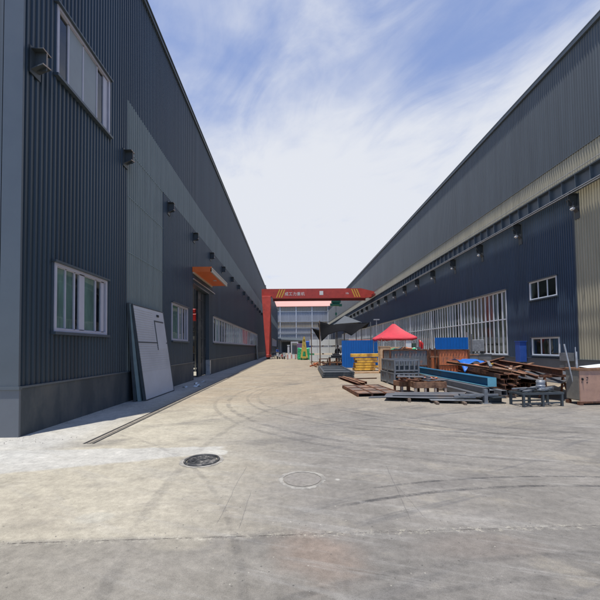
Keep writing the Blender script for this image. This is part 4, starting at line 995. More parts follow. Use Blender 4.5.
for ix in range(1):
    for iy in range(2):
        for iz in range(2):
            o = e if k == 0 else copy_tree(e)
            o.location = (4.46 + ix * 1.2 + .02 * iz, 14.95 + iy * 1.14, iz * .57); o.rotation_euler[2] = R(rr.uniform(-1.5, 1.5))
            tag(o, '%s grey slatted stillage in the %s stack left of the blue beam' % (('lower', 'upper')[iz], ('near', 'far')[iy]), 'stillage', 'grey stillages stacked two high'); k += 1

# plywood cabinet and board under the tent
e = group_thing('plywood_box', (5.72, 22.0, 0), 'tan plywood box left of the grey bin, in front of the tent', 'box')
b = MB(); b.box(0, .62, 0, .6, .08, 1.72); b.build('body', M['wood'], e, bevel=.01); b = MB(); b.box(0, .62, .05, .15, 0, .08); b.box(0, .62, .45, .55, 0, .08); b.build('runner', M['timber'], e)
b = MB(); b.box(-.02, .64, -.02, .62, 1.721, 1.75); b.build('lid', M['wood'], e)
e = group_thing('plywood_table', (6.4, 22.1, 0), 'plywood topped table beside the tan box below the tent', 'table')
b = MB(); b.box(0, 1.1, 0, .8, 1.5, 1.7); b.build('tabletop', M['wood'], e)
for x in (.05, 1.05):
    for y in (.05, .75):
        b = MB(); b.box(x - .04, x + .04, y - .04, y + .04, 0, 1.499); b.build('leg', M['timber'], e)

# red tent
e = group_thing('canopy_tent', (7.95, 26.5, 0), 'red peaked canopy tent in front of the right hall', 'tent', rz=R(0))
hw = 1.33
def roofpt(u, v):   # u around, v from eave to peak
    k = u * 4; i = int(k) % 4; f = k - int(k)
    cs = [(-hw, -hw), (hw, -hw), (hw, hw), (-hw, hw), (-hw, -hw)]
    x = cs[i][0] + (cs[i + 1][0] - cs[i][0]) * f; y = cs[i][1] + (cs[i + 1][1] - cs[i][1]) * f
    sag = .10 * math.sin(math.pi * v) + .05 * math.sin(math.pi * f) * (1 - v)
    s = 1 - v * .93
    return (x * s, y * s, 2.42 + 1.05 * v ** .95 - sag - .04 * math.sin(math.pi * f) * math.sin(math.pi * v))
b = MB(); b.sheet(roofpt, 32, 8, smooth=False); b.add([roofpt(i / 4, 1) for i in range(4)], [(0, 1, 2, 3)]); tn = b.build('roof_cloth', M['tent'], e, solid=.006)
b = MB()
def val(u, v):
    k = u * 4; i = int(k) % 4; f = k - int(k); cs = [(-hw, -hw), (hw, -hw), (hw, hw), (-hw, hw), (-hw, -hw)]
    x = cs[i][0] + (cs[i + 1][0] - cs[i][0]) * f; y = cs[i][1] + (cs[i + 1][1] - cs[i][1]) * f
    return (x * 1.005, y * 1.005, 2.41 - .05 * math.sin(math.pi * f) - v * (.16 + .03 * math.sin(40 * u)))
b.sheet(val, 64, 1); b.build('valance', M['tent'], e, solid=.004)
for x in (-1.28, 1.28):
    for y in (-1.28, 1.28):
        b = MB(); b.box(x - .02, x + .02, y - .02, y + .02, 0, 2.36); b.build('leg', M['steel_light'], e)
b = MB()
for s_ in (-1, 1):
    for a_, c_ in (((-1.28, s_ * 1.28), (1.28, s_ * 1.28)), ((s_ * 1.28, -1.28), (s_ * 1.28, 1.28))):
        n = 6
        for i in range(n):
            p = [a_[j] + (c_[j] - a_[j]) * i / n for j in (0, 1)]; q = [a_[j] + (c_[j] - a_[j]) * (i + 1) / n for j in (0, 1)]
            b.bar((*p, 2.05 if i % 2 else 2.3), (*q, 2.3 if i % 2 else 2.05), .02, .02)
b.build('scissor_brace', M['steel_light'], e)
# goods hanging or standing by the tent
b = MB(); b.box(0, .42, 0, .3, 0, 2.1); o = b.build('white_locker', M['white_panel'], bevel=.01); o.location = (8.45, 25.2, 0); tag(o, 'white upright locker under the right half of the red tent', 'locker')
e = group_thing('flag_roll', (9.32, 25.0, 0), 'red cloth hanging from a post at the right corner of the red tent', 'cloth')
b = MB(); b.tube((0, 0, 0), (0, 0, 2.3), .02, .02, 8); b.build('post', M['steel_light'], e)
b = MB(); b.sheet(lambda u, v: (.02 + .34 * u * (1 - .25 * v), .05 * math.sin(9 * u + 2 * v), 2.25 - 1.1 * v - .3 * u), 10, 6); b.build('cloth', M['red_goods'], e, solid=.005)
b = MB(); b.box(0, .32, 0, .25, 0, 1.95); o = b.build('green_locker', mat('muted green paint', (.14, .23, .15), .5)); o.location = (8.98, 25.3, 0); tag(o, 'muted green narrow locker right of the white one', 'locker')

# blue sheet screens
def screen(loc, w, h, label, rz=0, sup=True):
    e = group_thing('site_screen', loc, label, 'screen', 'blue corrugated site screens', rz)
    b = MB(); corr(b, (0, 0), (w, 0), (0, -1), .03, h, (), pitch=.2, depth=.03); b.build('sheet', M['blue_sheet'], e, solid=.004)
    b = MB(); b.box(0, w, .006, .05, .3, .36); b.box(0, w, .006, .05, h - .3, h - .24); b.build('rail', M['steel'], e)
    for x in (.1, w - .1):
        b = MB(); b.box(x - .03, x + .03, .051, .11, 0, h); b.bar((x, .08, h * .7), (x, 1.0, .03), .04, .04); b.build('stay', M['steel'], e)
    return e
screen((4.2, 28.55, 0), 2.95, 2.28, 'blue corrugated screen standing behind the yellow beam stack', R(-4))
screen((9.1, 21.6, 0), 2.15, 2.25, 'blue corrugated screen behind the orange bin, before the long window band', R(2))

# yellow beam stack
rr = random.Random(4)
for i in range(6):
    wide = i == 5
    x0, x1 = (4.3, 6.4) if wide else (4.55 + rr.uniform(-.1, .1), 6.05 + rr.uniform(-.1, .1))
    for j in range(3):
        b = MB()
        if wide: b.box(0, x1 - x0, -.12, .12, -.10, .12)
        else: b.hollow((0, 0, 0), (x1 - x0, 0, 0), .2, .15, .012)
        o = b.build('yellow_beam', M['yellow_beam'], bevel=.006 if wide else 0); o.location = (x0 + rr.uniform(-.05, .05), 24.5 + j * .27, .14 + i * .185 + (.05 if wide else 0))
        tag(o, 'yellow box beam on top of the yellow stack, longer than those beneath' if wide else 'yellow beam within the stack in front of the blue screen', 'beam', 'long yellow beams on top of the stack' if wide else 'yellow beams in the stack')
        if wide and j == 0: pass
for i in range(2):
    b = MB(); b.box(-.05, .05, 0, .9, 0, .065); o = b.build('timber', M['timber']); o.location = (4.9 + i * .9, 24.3, 0); tag(o, 'bearer timber under the yellow beam stack', 'timber', 'bearers of the yellow beams')

# black door frames lying flat
for k in range(3):
    e = group_thing('gate_leaf', (1.72 + .04 * k, 19.35 + .1 * k, .02 + k * .10), ('lowest black gate leaf of the flat stack beside the drive', 'middle black gate leaf of the flat stack beside the drive', 'topmost black gate leaf of the flat stack beside the drive')[k], 'gate leaf', 'black gate leaves lying flat', rz=R(-2.5))
    w, d = 1.78, 7.6
    b = MB()
    for x in (.06, w - .06):
        b = MB(); b.bar((x, 0, .045), (x, d, .045), .12, .09); b.build('side_rail', M['black_steel'], e, bevel=.005)
    b = MB()
    for y in (.055, 1.9, 3.8, 5.7, d - .055):
        b = MB(); b.box(.121, w - .121, y - .055, y + .055, .003, .088); b.build('crossbar', M['black_steel'], e)
    pass
    if k == 2:
        b = MB()
        for y0, y1 in ((.12, 1.84), (1.97, 3.73), (3.87, 5.63), (5.77, 7.48)): b.box(.122, w - .122, y0, y1, .04, .05)
        b.build('infill_plate', M['black_steel'], e)

# rusty ribbed plates on the ground, bars
def ribplate(loc, rz, label, w=1.5, d=2.6):
    e = group_thing('ribbed_plate', loc, label, 'steel plate', 'rusty ribbed plates by the drive', rz)
    b = MB(); b.box(0, w, 0, d, .09, .10); b.build('plate', M['plate_rust'], e)
    b = MB()
    for x in (.0, w / 3, 2 * w / 3, w): b.box(x - .02, x + .02, 0, d, .101, .125); b.box(x - .03, x + .03, 0, d, .0, .089)
    for y in (0.0, d / 3, 2 * d / 3, d): b.box(.021, w - .021, y - .02, y + .02, .1011, .122)
    b.build('rib', M['rust'], e)
ribplate((2.28, 11.85, 0), R(3), 'rusty plate with a grid of ribs lying beside the drive')
b = MB(); b.plate([(0, 0, .03), (1.3, .1, .03), (1.5, .35, .03), (.15, .3, .03)], .025); o = b.build('steel_plate', M['plate']); o.location = (2.55, 11.45, 0); tag(o, 'thin dark plate strip just before the rusty ribbed plate', 'steel plate')
for i, (p, q, lb) in enumerate((((2.62, 19.0, .06), (2.98, 15.2, .06), 'rusty bar nearest the drive, beyond the ribbed plate'), ((2.85, 19.1, .06), (3.22, 15.4, .06), 'rusty bar second from the drive, beyond the ribbed plate'), ((3.05, 18.5, .06), (3.42, 15.9, .06), 'rusty bar third from the drive, beyond the ribbed plate'), ((3.3, 18.4, .03), (4.6, 18.55, .03), 'thin bar lying crosswise between the drive and the stillages'))):
    b = MB(); b.channel((0, 0, 0), tuple(Vector(q) - Vector(p)), .14 if i < 3 else .06, .11 if i < 3 else .05, .012); o = b.build('rusty_bar', M['rust' if i != 1 else 'rust_tan']); o.location = p; tag(o, lb, 'steel bar', 'rusty bars lying by the drive')
b = MB(); b.box(0, 2.2, 0, .16, 0, .12); o = b.build('timber', M['wood'], bevel=.006); o.location = (3.5, 22.3, 0); tag(o, 'pale squared timber lying in front of the yellow beams', 'timber')

# workbench with dark goods, scrap heap
e = group_thing('workbench', (3.35, 30.2, 0), 'low rusty workbench with dark top under the shade net', 'workbench')
b = MB(); b.box(0, 1.35, 0, .8, .78, .86); b.build('tabletop', M['black_steel'], e)
for x in (.06, .68, 1.29):
    for y in (.06, .74):
        b = MB(); b.box(x - .05, x + .05, y - .05, y + .05, 0, .779); b.build('leg', M['rust'], e)
b = MB(); b.box(.0, 1.35, .02, .1, .35, .45); b.build('stretcher', M['rust_tan'], e)
b = MB(); b.box(-.45, .45, -.25, .25, 0, .16); b.box(-.3, .2, -.2, .2, .16, .28); o = b.build('dark_bundle', M['cloth_dark'], bevel=.03); o.location = (4.0, 30.6, .865); tag(o, 'dark bundle lying on the rusty workbench', 'bundle')
rr = random.Random(14)
for i in range(16):
    L_ = rr.uniform(.3, .9); a_ = rr.uniform(0, 3.14)
    b = MB(); (b.channel if i % 2 else b.ibeam)((-L_ / 2, 0, 0), (L_ / 2, 0, rr.uniform(0, .15)), .1, .1, .012)
    o = b.build('scrap_piece', M[rr.choice(('rust', 'rust_tan', 'rust_orange', 'rust'))]); o.location = (2.3 + rr.uniform(-.6, .8), 31 + rr.uniform(-1.6, .9), .07 + .1 * (i % 3)); o.rotation_euler[2] = a_
    tag(o, 'rusty section offcut in the heap left of the workbench', 'offcut', 'rusty offcuts left of the workbench')
for i, (x, y, rz) in enumerate(((4.85, 30.6, .2), (5.0, 31.4, 1.0), (3.0, 32.0, 0.4))):
    e = group_thing('sawhorse', (x, y, 0), ('rusty sawhorse right of the workbench, nearest', 'rusty sawhorse close to the blue screen, farther back', 'rusty sawhorse behind the scrap heap')[i], 'sawhorse', 'sawhorses round the workbench', rz)
    b = MB(); b.box(-.5, .5, -.04, .04, .62, .7); b.build('beam', M['rust_tan'], e)
    for s_ in (-.42, .42):
        b = MB(); b.bar((s_, -.22, 0), (s_, 0, .62), .05, .05); b.bar((s_, .22, 0), (s_, 0, .62), .05, .05); b.build('leg', M['rust'], e)

# shade net on poles
e = group_thing('shade_net', (4.2, 34, 0), 'black shade net stretched between poles over the workbench', 'shade net')
def D34(px, py, Y=34.0): return Vector(((px - 291) / 345 * Y + .03, Y, 1.7 + (348 - .012 * (px - 291) - py) / 345 * Y))
TOPL = [D34(319.3, 321, 32.5), D34(329, 324.2, 33.0), D34(338, 324.6, 33.5), D34(346.7, 324.0, 34), D34(358, 323.0, 35), D34(370, 322.2, 36)]
BOTL = [D34(321, 341, 31.5), D34(328, 334.5, 31.3), D34(338.5, 331.8, 31.2), D34(344, 331.0, 31.2), D34(351.3, 335, 31.5), D34(361, 328.5, 33.5)]
def lerp_list(Ls, u):
    k = u * (len(Ls) - 1); i = min(int(k), len(Ls) - 2); return Ls[i].lerp(Ls[i + 1], k - i)
org = Vector((4.2, 34, 0))
b = MB(); b.sheet(lambda u, v: lerp_list(TOPL, u).lerp(lerp_list(BOTL, u), v) + Vector((0, .15 * math.sin(3.1 * v) * math.sin(12 * u), -.05 * math.sin(9 * u + v))) - org, 40, 8); b.build('net', M['net'], e, solid=.006)
# the sheet also runs back as a roof
BACK = [p + Vector((.3, 5.5, .25)) for p in TOPL]
b = MB(); b.sheet(lambda u, v: lerp_list(TOPL, u).lerp(lerp_list(BACK, u), v) - Vector((0, 0, .55 * math.sin(math.pi * v))) - org, 20, 8); b.build('net', M['net'], e, solid=.006)
b = MB(); p = [D34(311.7, 328, 36), D34(319.3, 330, 34), D34(319.6, 341, 34)]; 
b.sheet(lambda u, v: p[0].lerp(p[1], u).lerp(p[0].lerp(p[2], u), v) - org, 6, 4); b.build('net', M['net'], e, solid=.006)
for px, py, Y in ((319.6, 321, 32.4), (336.8, 326, 33.2), (344.3, 324, 34.0), (311.0, 328, 36.2), (371, 322, 36.2)):
    p = D34(px, py, Y) - org
    b = MB(); b.tube((p.x, p.y, 0), (p.x, p.y, p.z + .05), .055, .05, 10); b.build('pole', M['timber'] if px < 330 else M['steel'], e)
e = group_thing('shade_tent', (6.2, 41, 0), 'grey peaked shade canopy rising behind the black net', 'tent')
b = MB(); pk = Vector((.25, 0, 5.5)); cs = [Vector((-1.1, -1.6, 4.4)), Vector((1.9, -1.6, 4.6)), Vector((1.9, 1.6, 4.6)), Vector((-1.1, 1.6, 4.4))]
b.add([tuple(pk)] + [tuple(c) for c in cs], [(0, 1, 2), (0, 2, 3), (0, 3, 4), (0, 4, 1)]); b.build('roof_cloth', M['net_grey'], e, solid=.01)
for c in cs:
    b = MB(); b.tube((c.x, c.y, 0), tuple(c), .04, .04, 8); b.build('leg', M['steel'], e)

# lamp post with T head
e = group_thing('lamp_post', (8.25, 33, 0), 'grey T-headed lamp post left of the red tent', 'lamp post')
b = MB(); b.tube((0, 0, 0), (0, 0, 4.3), .06, .045, 12); b.build('post', M['steel_light'], e)
b = MB(); b.box(-.28, .28, -.08, .08, 4.3, 4.4); b.build('lamp_head', M['steel_light'], e)

# person at the bench
def skin_mesh(name, verts, edges, radii, m, parent, root=0, sub=2):
    me = bpy.data.meshes.new(name); me.from_pydata(verts, edges, []); me.update(); me.materials.append(M[m])
    o = bpy.data.objects.new(name, me); COL.objects.link(o)
    if parent: o.parent = parent
    md = o.modifiers.new('skin', 'SKIN'); md.use_smooth_shade = True
    lay = me.skin_vertices[0].data if me.skin_vertices else None
    if lay is None:
        bm = bmesh.new(); bm.from_mesh(me); bm.verts.layers.skin.verify(); bm.to_mesh(me); bm.free(); lay = me.skin_vertices[0].data
    for i, r_ in enumerate(radii):
        lay[i].radius = r_ if isinstance(r_, tuple) else (r_, r_); lay[i].use_root = (i == root)
    s = o.modifiers.new('sub', 'SUBSURF'); s.levels = sub; s.render_levels = sub
    return o
def person(loc, rz, label, jacket='cloth_dark', trousers='cloth_brown', hat=True):
    e = empty('person', loc, rz, label, 'person')
    V = [(0, 0, .95), (0, 0, 1.12), (0, .01, 1.32), (0, 0, 1.46), (0, -.01, 1.53), (0, -.03, 1.62), (0, -.03, 1.72),
         (-.1, 0, .9), (-.12, -.02, .5), (-.12, .02, .1), (-.12, -.12, .04), (.1, 0, .9), (.13, -.05, .5), (.15, .03, .1), (.15, -.11, .04),
         (-.19, .0, 1.42), (-.26, -.03, 1.17), (-.2, -.25, 1.05), (-.17, -.33, 1.05), (.19, 0, 1.42), (.26, -.02, 1.16), (.2, -.24, 1.03), (.17, -.32, 1.03)]
    E_ = [(0, 1), (1, 2), (2, 3), (3, 4), (4, 5), (5, 6), (0, 7), (7, 8), (8, 9), (9, 10), (0, 11), (11, 12), (12, 13), (13, 14), (3, 15), (15, 16), (16, 17), (17, 18), (3, 19), (19, 20), (20, 21), (21, 22)]
    rd = [(.14, .1), (.125, .09), (.15, .10), (.09, .07), .05, .085, .075, .085, .058, .042, .04, .085, .058, .042, .04, .055, .042, .032, .03, .055, .042, .032, .03]
    skin_mesh('body', V, E_, rd, 'skin', e)
    jk = [0, 1, 2, 3, 15, 16, 17, 19, 20, 21]; mp_ = {v: i for i, v in enumerate(jk)}
    skin_mesh('jacket', [V[i] for i in jk], [(mp_[a], mp_[c]) for a, c in E_ if a in mp_ and c in mp_], [tuple(x * 1.18 for x in (rd[i] if isinstance(rd[i], tuple) else (rd[i], rd[i]))) for i in jk], jacket, e)
    tr = [0, 7, 8, 9, 11, 12, 13]; mp_ = {v: i for i, v in enumerate(tr)}
    skin_mesh('trousers', [V[i] for i in tr], [(mp_[a], mp_[c]) for a, c in E_ if a in mp_ and c in mp_], [tuple(x * 1.2 for x in (rd[i] if isinstance(rd[i], tuple) else (rd[i], rd[i]))) for i in tr], trousers, e)
    b = MB(); b.sheet(lambda u, v: (.125 * math.cos(2 * math.pi * u) * math.cos(v * 1.5), -.03 + .135 * math.sin(2 * math.pi * u) * math.cos(v * 1.5), 1.68 + .15 * math.sin(v * 1.5)), 20, 8); b.build('cap', M['cloth_dark'], e, solid=.006)
    for x in (-.12, .14):
        b = MB(); b.box(x - .055, x + .055, -.2, .08, 0, .09); b.build('shoe', M['rubber'], e, bevel=.03)
    return e
p_ = person((4.5, 33.4, 0), R(150), 'person in dark jacket and cap standing behind the workbench under the net'); p_.scale = (1.04, 1.04, 1.06)

# stacks of white panels
for i in range(3):
    e = group_thing('panel_pack', (2.2, 40.5 + .1 * i, i * .92), ('lowest pack of white panels behind the shade net', 'middle pack of white panels behind the shade net', 'topmost pack of white panels behind the shade net')[i], 'panel pack', 'packs of white panels')
    b = MB()
    for j in range(7): b.box(.02 * (j % 2), 4.6 + .02 * (j % 3), 0, 1.2, .14 + j * .1, .235 + j * .1)
    b.build('panel', M['white_panel'], e)
    b = MB()
    for x in (.3, 1.6, 3.0, 4.3): b.box(x - .06, x + .06, 0, 1.2, 0, .138)
    b.build('spacer', M['timber'], e)
    b = MB()
    for x in (.9, 2.3, 3.7): b.box(x - .012, x + .012, -.004, -.001, .138, .84)
    b.build('strap', M['steel'], e)
e = group_thing('storage_shed', (6.4, 50, 0), 'low white and pink shed behind the blue screen', 'shed')
b = MB(); b.box(0, 5.2, 0, 3, 0, 2.7); b.build('wall', M['white_panel'], e); b = MB(); b.box(-.1, 5.3, -.15, 3.1, 2.7, 2.85); b.build('roof', M['pinkroof'], e); b = MB(); b.box(1, 1.9, -.03, -.002, .05, 2.1); b.build('door', M['steel'], e)

# green sheeting, yellow machine, blue tank
e = group_thing('green_skip', (.95, 50.6, 0), 'bright green sheeted skip at the end of the drive', 'skip')
def gsh(u, v):
    a_ = u * 2 * math.pi; rx, ry = 1.22, .9; n = 6
    c_, s_ = math.cos(a_), math.sin(a_); q = (abs(c_) ** n + abs(s_) ** n) ** (-1 / n)
    k = 1 - .04 * v + .03 * math.sin(14 * u * math.pi + 4 * v)
    return (rx * c_ * q * k + 1.2, ry * s_ * q * k, 1.7 * v - .05 * math.sin(9 * math.pi * u) * v)
b = MB(); b.sheet(gsh, 60, 8); b.build('sheeting', M['green'], e, solid=.01)
b = MB(); b.box(.1, 2.3, -.8, .8, .05, 1.45); b.build('load', M['green'], e, bevel=.05)
e = group_thing('yellow_hoist', (1.85, 49.2, 0), 'worn yellow A-shaped lifting frame before the green skip', 'lifting frame')
b = MB(); b.bar((-.38, 0, .35), (-.06, 0, 3.0), .24, .12); b.bar((.38, 0, .35), (.06, 0, 3.0), .24, .12); b.bar((0, .1, 3.0), (0, 1.3, .3), .14, .1); b.build('leg', M['mustard'], e)
b = MB(); b.box(-.5, .5, -.15, .2, .2, .5); b.box(-.12, .12, -.12, .12, 2.9, 3.3); b.box(-.2, .2, -.07, .07, 1.2, 1.9); b.build('base', M['mustard'], e)
for x in (-.4, .4):
    b = MB(); b.tube((x - .06, 0, .2), (x + .06, 0, .2), .2, .2, 14); b.build('wheel', M['rubber'], e)
e = group_thing('blue_tank', (2.6, 52.5, 0), 'blue upright tank just right of the yellow lifting frame', 'tank')
b = MB(); b.tube((0, 0, .2), (0, 0, 2.6), .55, .55, 20); b.tube((0, 0, 2.6), (0, 0, 2.75), .55, .25, 20); b.build('shell', M['blue_goods'], e); b = MB()
for x, y in ((-.35, -.35), (.35, -.35), (.35, .35), (-.35, .35)): b.box(x - .05, x + .05, y - .05, y + .05, 0, .25)
b.build('leg', M['steel'], e)
b = MB(); b.box(0, .9, 0, .8, 0, 2.4); o = b.build('violet_cabinet', mat('mauve paint', (.25, .14, .25), .5), bevel=.02); o.location = (.95, 54, 0); tag(o, 'mauve cabinet behind the left end of the green skip', 'cabinet')

# guard booth frame and post at the end of the drive
e = group_thing('gate_portal', (.0, 56, 0), 'white portal frame with dark opening at the end of the drive', 'portal')
b = MB(); b.box(-.05, .15, -.1, .1, 0, 2.5); b.box(.95, 1.15, -.1, .1, 0, 2.5); b.box(-.05, 1.15, -.1, .1, 2.5, 2.75); b.build('frame', M['lens'], e)
b = MB(); b.box(.151, .949, .2, 1.8, 0, 2.49); b.build('booth', M['inner'], e); b = MB(); b.box(.2, .5, .17, .199, .3, 2.1); b.build('door', M['foam'], e)
e = group_thing('white_post', (-.42, 55, 0), 'stout white gate post left of the white portal', 'post')
b = MB(); b.box(-.17, .17, -.17, .17, 0, 2.1); b.build('shaft', M['lens'], e, bevel=.02); b = MB(); b.box(-.21, .21, -.21, .21, 2.1, 2.2); b.build('cap', M['white_panel'], e)
e = group_thing('road_barrier', (-.75, 52.6, 0), 'pale pink and white barrier across the end of the drive', 'barrier')
b = MB(); b.box(0, 1.6, -.15, .15, .1, .75); b.build('board', M['white_panel'], e); b = MB()
for x in (.1, .7, 1.3):
    b = MB(); b.box(x, x + .22, -.156, -.151, .12, .73); b.build('stripe', M['pinkroof'], e)
b = MB(); b.box(.1, .3, -.3, .3, 0, .099); b.box(1.3, 1.5, -.3, .3, 0, .099); b.build('foot', M['steel'], e)

# bicycles
def bicycle():
    e = empty('bicycle', (0, 0, 0))
    for y in (-.52, .52):
        b = MB(); b.torus((0, y, .33), .31, .022, 'x', 24, 6); w = b.build('wheel', M['rubber'], e)
        b = MB(); b.tube((-.03, y, .33), (.03, y, .33), .03, .03, 8)
        for i in range(10):
            t = i * math.pi / 5; b.bar((0, y, .33), (0, y + .3 * math.cos(t), .33 + .3 * math.sin(t)), .005, .005)
        b.build('spokes', M['steel_light'], w)
    b = MB()
    for p, q in (((0, -.52, .33), (0, -.18, .78)), ((0, -.18, .78), (0, .36, .82)), ((0, .36, .72), (0, -.06, .3)), ((0, -.06, .3), (0, -.18, .85)), ((0, -.52, .33), (0, -.06, .3)), ((0, .34, .95), (0, .52, .33))): b.tube(p, q, .018, .018, 8)
    b.build('frame', M['steel_dark'], e)
    b = MB(); b.box(-.07, .07, -.32, -.06, .88, .94); b.build('saddle', M['rubber'], e, bevel=.02)
    b = MB(); b.tube((-.28, .3, 1.02), (.28, .3, 1.02), .014, .014, 8); b.tube((0, .34, .93), (0, .3, 1.02), .016, .016, 8); b.build('handlebar', M['steel_light'], e)
    b = MB(); b.box(-.15, .15, .45, .72, .78, 1.0); b.build('basket', M['steel'], e)
    return e
b0 = bicycle()
BK = ['bicycle nearest the red gantry leg', 'bicycle second in the row right of the red gantry leg', 'bicycle in the middle of the row beyond the gantry leg', 'bicycle fourth in the row beyond the gantry leg', 'bicycle nearest the white gate post']
for i in range(5):
    o = b0 if i == 0 else copy_tree(b0)
    o.location = (-3.0 + i * .52, 57.5 + .2 * (i % 2), 0); o.rotation_euler[2] = R(18 + 5 * (i % 3)); tag(o, BK[i], 'bicycle', 'bicycles parked beyond the gantry leg')
def scooter(loc, rz, label, m):
    e = empty('motor_scooter', loc, rz, label, 'scooter', 'scooters parked beyond the gantry leg')
    for y in (-.6, .62):
        b = MB(); b.torus((0, y, .24), .19, .06, 'x', 20, 8); b.tube((-.04, y, .24), (.04, y, .24), .13, .13, 14); b.build('wheel', M['rubber'], e)
    b = MB(); b.box(-.16, .16, -.75, -.05, .35, .7); b.box(-.15, .15, -.05, .35, .25, .33); b.build('body', M[m], e, bevel=.07)
    b = MB(); b.add([(-.22, .35, .3), (.22, .35, .3), (.2, .5, 1.0), (-.2, .5, 1.0), (-.2, .42, .3), (.2, .42, .3), (.17, .58, 1.0), (-.17, .58, 1.0)], [(0, 1, 2, 3), (5, 4, 7, 6), (0, 3, 7, 4), (1, 5, 6, 2), (3, 2, 6, 7), (0, 4, 5, 1)]); b.tube((0, .62, .24), (0, .45, 1.0), .03, .03, 8); b.build('front_shield', M['white_panel'], e)
    b = MB(); b.box(-.14, .14, -.7, 0, .72, .82); b.build('seat', M['rubber'], e, bevel=.03); b = MB(); b.tube((-.3, .42, 1.05), (.3, .42, 1.05), .018, .018, 8); b.box(-.1, .1, .4, .52, 1.0, 1.12); b.build('handlebar', M['rubber'], e)
scooter((-2.0, 54.5, 0), R(165), 'white fronted scooter parked in front of the bicycles', 'white_panel')
scooter((-1.2, 53.8, 0), R(195), 'dark scooter parked between the bicycles and the barrier', 'red_goods')
person((-2.5, 63, 0), R(20), 'person in blue jacket and cap walking far beyond the gantry leg', 'blue_goods', 'cloth_dark')

# cabinets by the right wall
e = group_thing('electric_cabinet', (12.6, 23.0, 0), 'grey electrical cabinet on a steel stand before the window band', 'cabinet')
b = MB(); b.box(-.45, .35, -.2, .2, 1.32, 2.12); b.build('body', M['steel_light'], e, bevel=.015); b = MB(); b.box(-.41, .31, -.215, -.201, 1.36, 2.08); b.build('door', M['steel_light'], e)
b = MB(); b.box(-.42, -.36, -.15, .15, 0, 1.319); b.box(.26, .32, -.15, .15, 0, 1.319); b.box(-.5, .4, -.2, .2, 1.18, 1.24); b.build('stand', M['steel_dark'], e)
for i, (x, y, lb) in enumerate(((11.15, 21.4, 'left grey steel box at the foot of the electrical cabinet'), (12.1, 21.6, 'right grey steel box at the foot of the electrical cabinet'))):
    e = group_thing('steel_box', (x, y, 0), lb, 'steel box', 'grey boxes below the cabinet')
    b = MB(); b.box(-.42, .42, -.3, .3, .1, 1.12); b.build('body', M['steel'], e, bevel=.01); b = MB(); b.box(-.44, .44, -.32, .32, 1.121, 1.17); b.build('lid', M['rust_tan'] if i == 0 else M['steel_dark'], e); b = MB(); b.box(-.4, .4, -.28, -.2, 0, .1); b.box(-.4, .4, .2, .28, 0, .1); b.build('skid', M['rust'], e)
b = MB(); b.box(-.05, .05, -.05, .05, 0, 2.6); o = b.build('steel_post', M['steel_light']); o.location = (11.55, 22.3, 0); tag(o, 'pale upright steel post between blue screen and electrical cabinet', 'post')
b = MB(); b.box(-.05, .05, -.05, .05, 0, 2.5); o = b.build('steel_post', M['steel']); o.location = (12.0, 22.7, 0); tag(o, 'darker steel post immediately left of the electrical cabinet', 'post')
e = group_thing('blue_cabinet', (13.7, 20.25, 0), 'narrow blue switch cabinet fixed beside the lower windows of the right hall', 'cabinet')
b = MB(); b.box(-.2, .2, -.22, .22, .72, 1.92); b.build('body', M['blue_goods'], e, bevel=.01); b = MB(); b.box(-.22, .22, -.26, .26, 1.921, 1.96); b.build('hood', M['blue_goods'], e); b = MB(); b.box(-.06, .06, -.06, .06, 0, .72); b.build('post', M['steel_dark'], e)
b = MB()
e = group_thing('cable_cabinet', (13.75, 16.9, 0), 'small grey service box on the plinth of the right hall behind the pink bin', 'cabinet')
b.box(-.13, .13, -.3, .3, .9, 1.3); b.build('body', M['steel'], e); b = MB(); b.box(-.04, .04, -.04, .04, 0, .9); b.build('conduit', M['steel'], e)

# ------------------------------------------------------------------ sky, sun, camera
w = bpy.data.worlds.new('World'); scn.world = w; w.use_nodes = True
N = w.node_tree.nodes; L = w.node_tree.links; N.clear()
out = N.new('ShaderNodeOutputWorld'); bg = N.new('ShaderNodeBackground'); STR = .14; bg.inputs['Strength'].default_value = STR
sky = N.new('ShaderNodeTexSky'); sky.sky_type = 'NISHITA'; sky.sun_disc = False
SUND = Vector((-1.5, -2.4, 14.4)).normalized()          # towards the sun
sky.sun_elevation = math.asin(SUND.z); sky.sun_rotation = math.atan2(SUND.x, SUND.y) % (2 * math.pi)
sky.altitude = 50; sky.air_density = 1.0; sky.dust_density = .25; sky.ozone_density = 2.2
def wm(op, a, b_=None, c=None, clamp=False):
    n = N.new('ShaderNodeMath'); n.operation = op; n.use_clamp = clamp
    for i, q in enumerate((a, b_, c)):
        if q is None: continue
        if isinstance(q, (int, float)): n.inputs[i].default_value = q
        else: L.new(q, n.inputs[i])
    return n.outputs[0]
tc = N.new('ShaderNodeTexCoord'); sp = N.new('ShaderNodeSeparateXYZ'); L.new(tc.outputs['Generated'], sp.inputs[0])
zz = wm('MAXIMUM', sp.outputs['Z'], .05)
cb = N.new('ShaderNodeCombineXYZ'); L.new(wm('DIVIDE', sp.outputs['X'], zz), cb.inputs[0]); L.new(wm('DIVIDE', sp.outputs['Y'], zz), cb.inputs[1])
def wn(scale, detail, rough, stretch, rot, dist, off=(0, 0, 0)):
    m0 = N.new('ShaderNodeMapping'); m0.inputs['Rotation'].default_value = (0, 0, rot); m0.inputs['Location'].default_value = off; L.new(cb.outputs[0], m0.inputs['Vector'])
    m1 = N.new('ShaderNodeMapping'); m1.inputs['Scale'].default_value = stretch; L.new(m0.outputs[0], m1.inputs['Vector'])
    n = N.new('ShaderNodeTexNoise'); n.inputs['Scale'].default_value = scale; n.inputs['Detail'].default_value = detail; n.inputs['Roughness'].default_value = rough; n.inputs['Distortion'].default_value = dist
    L.new(m1.outputs[0], n.inputs['Vector']); return n.outputs['Fac']
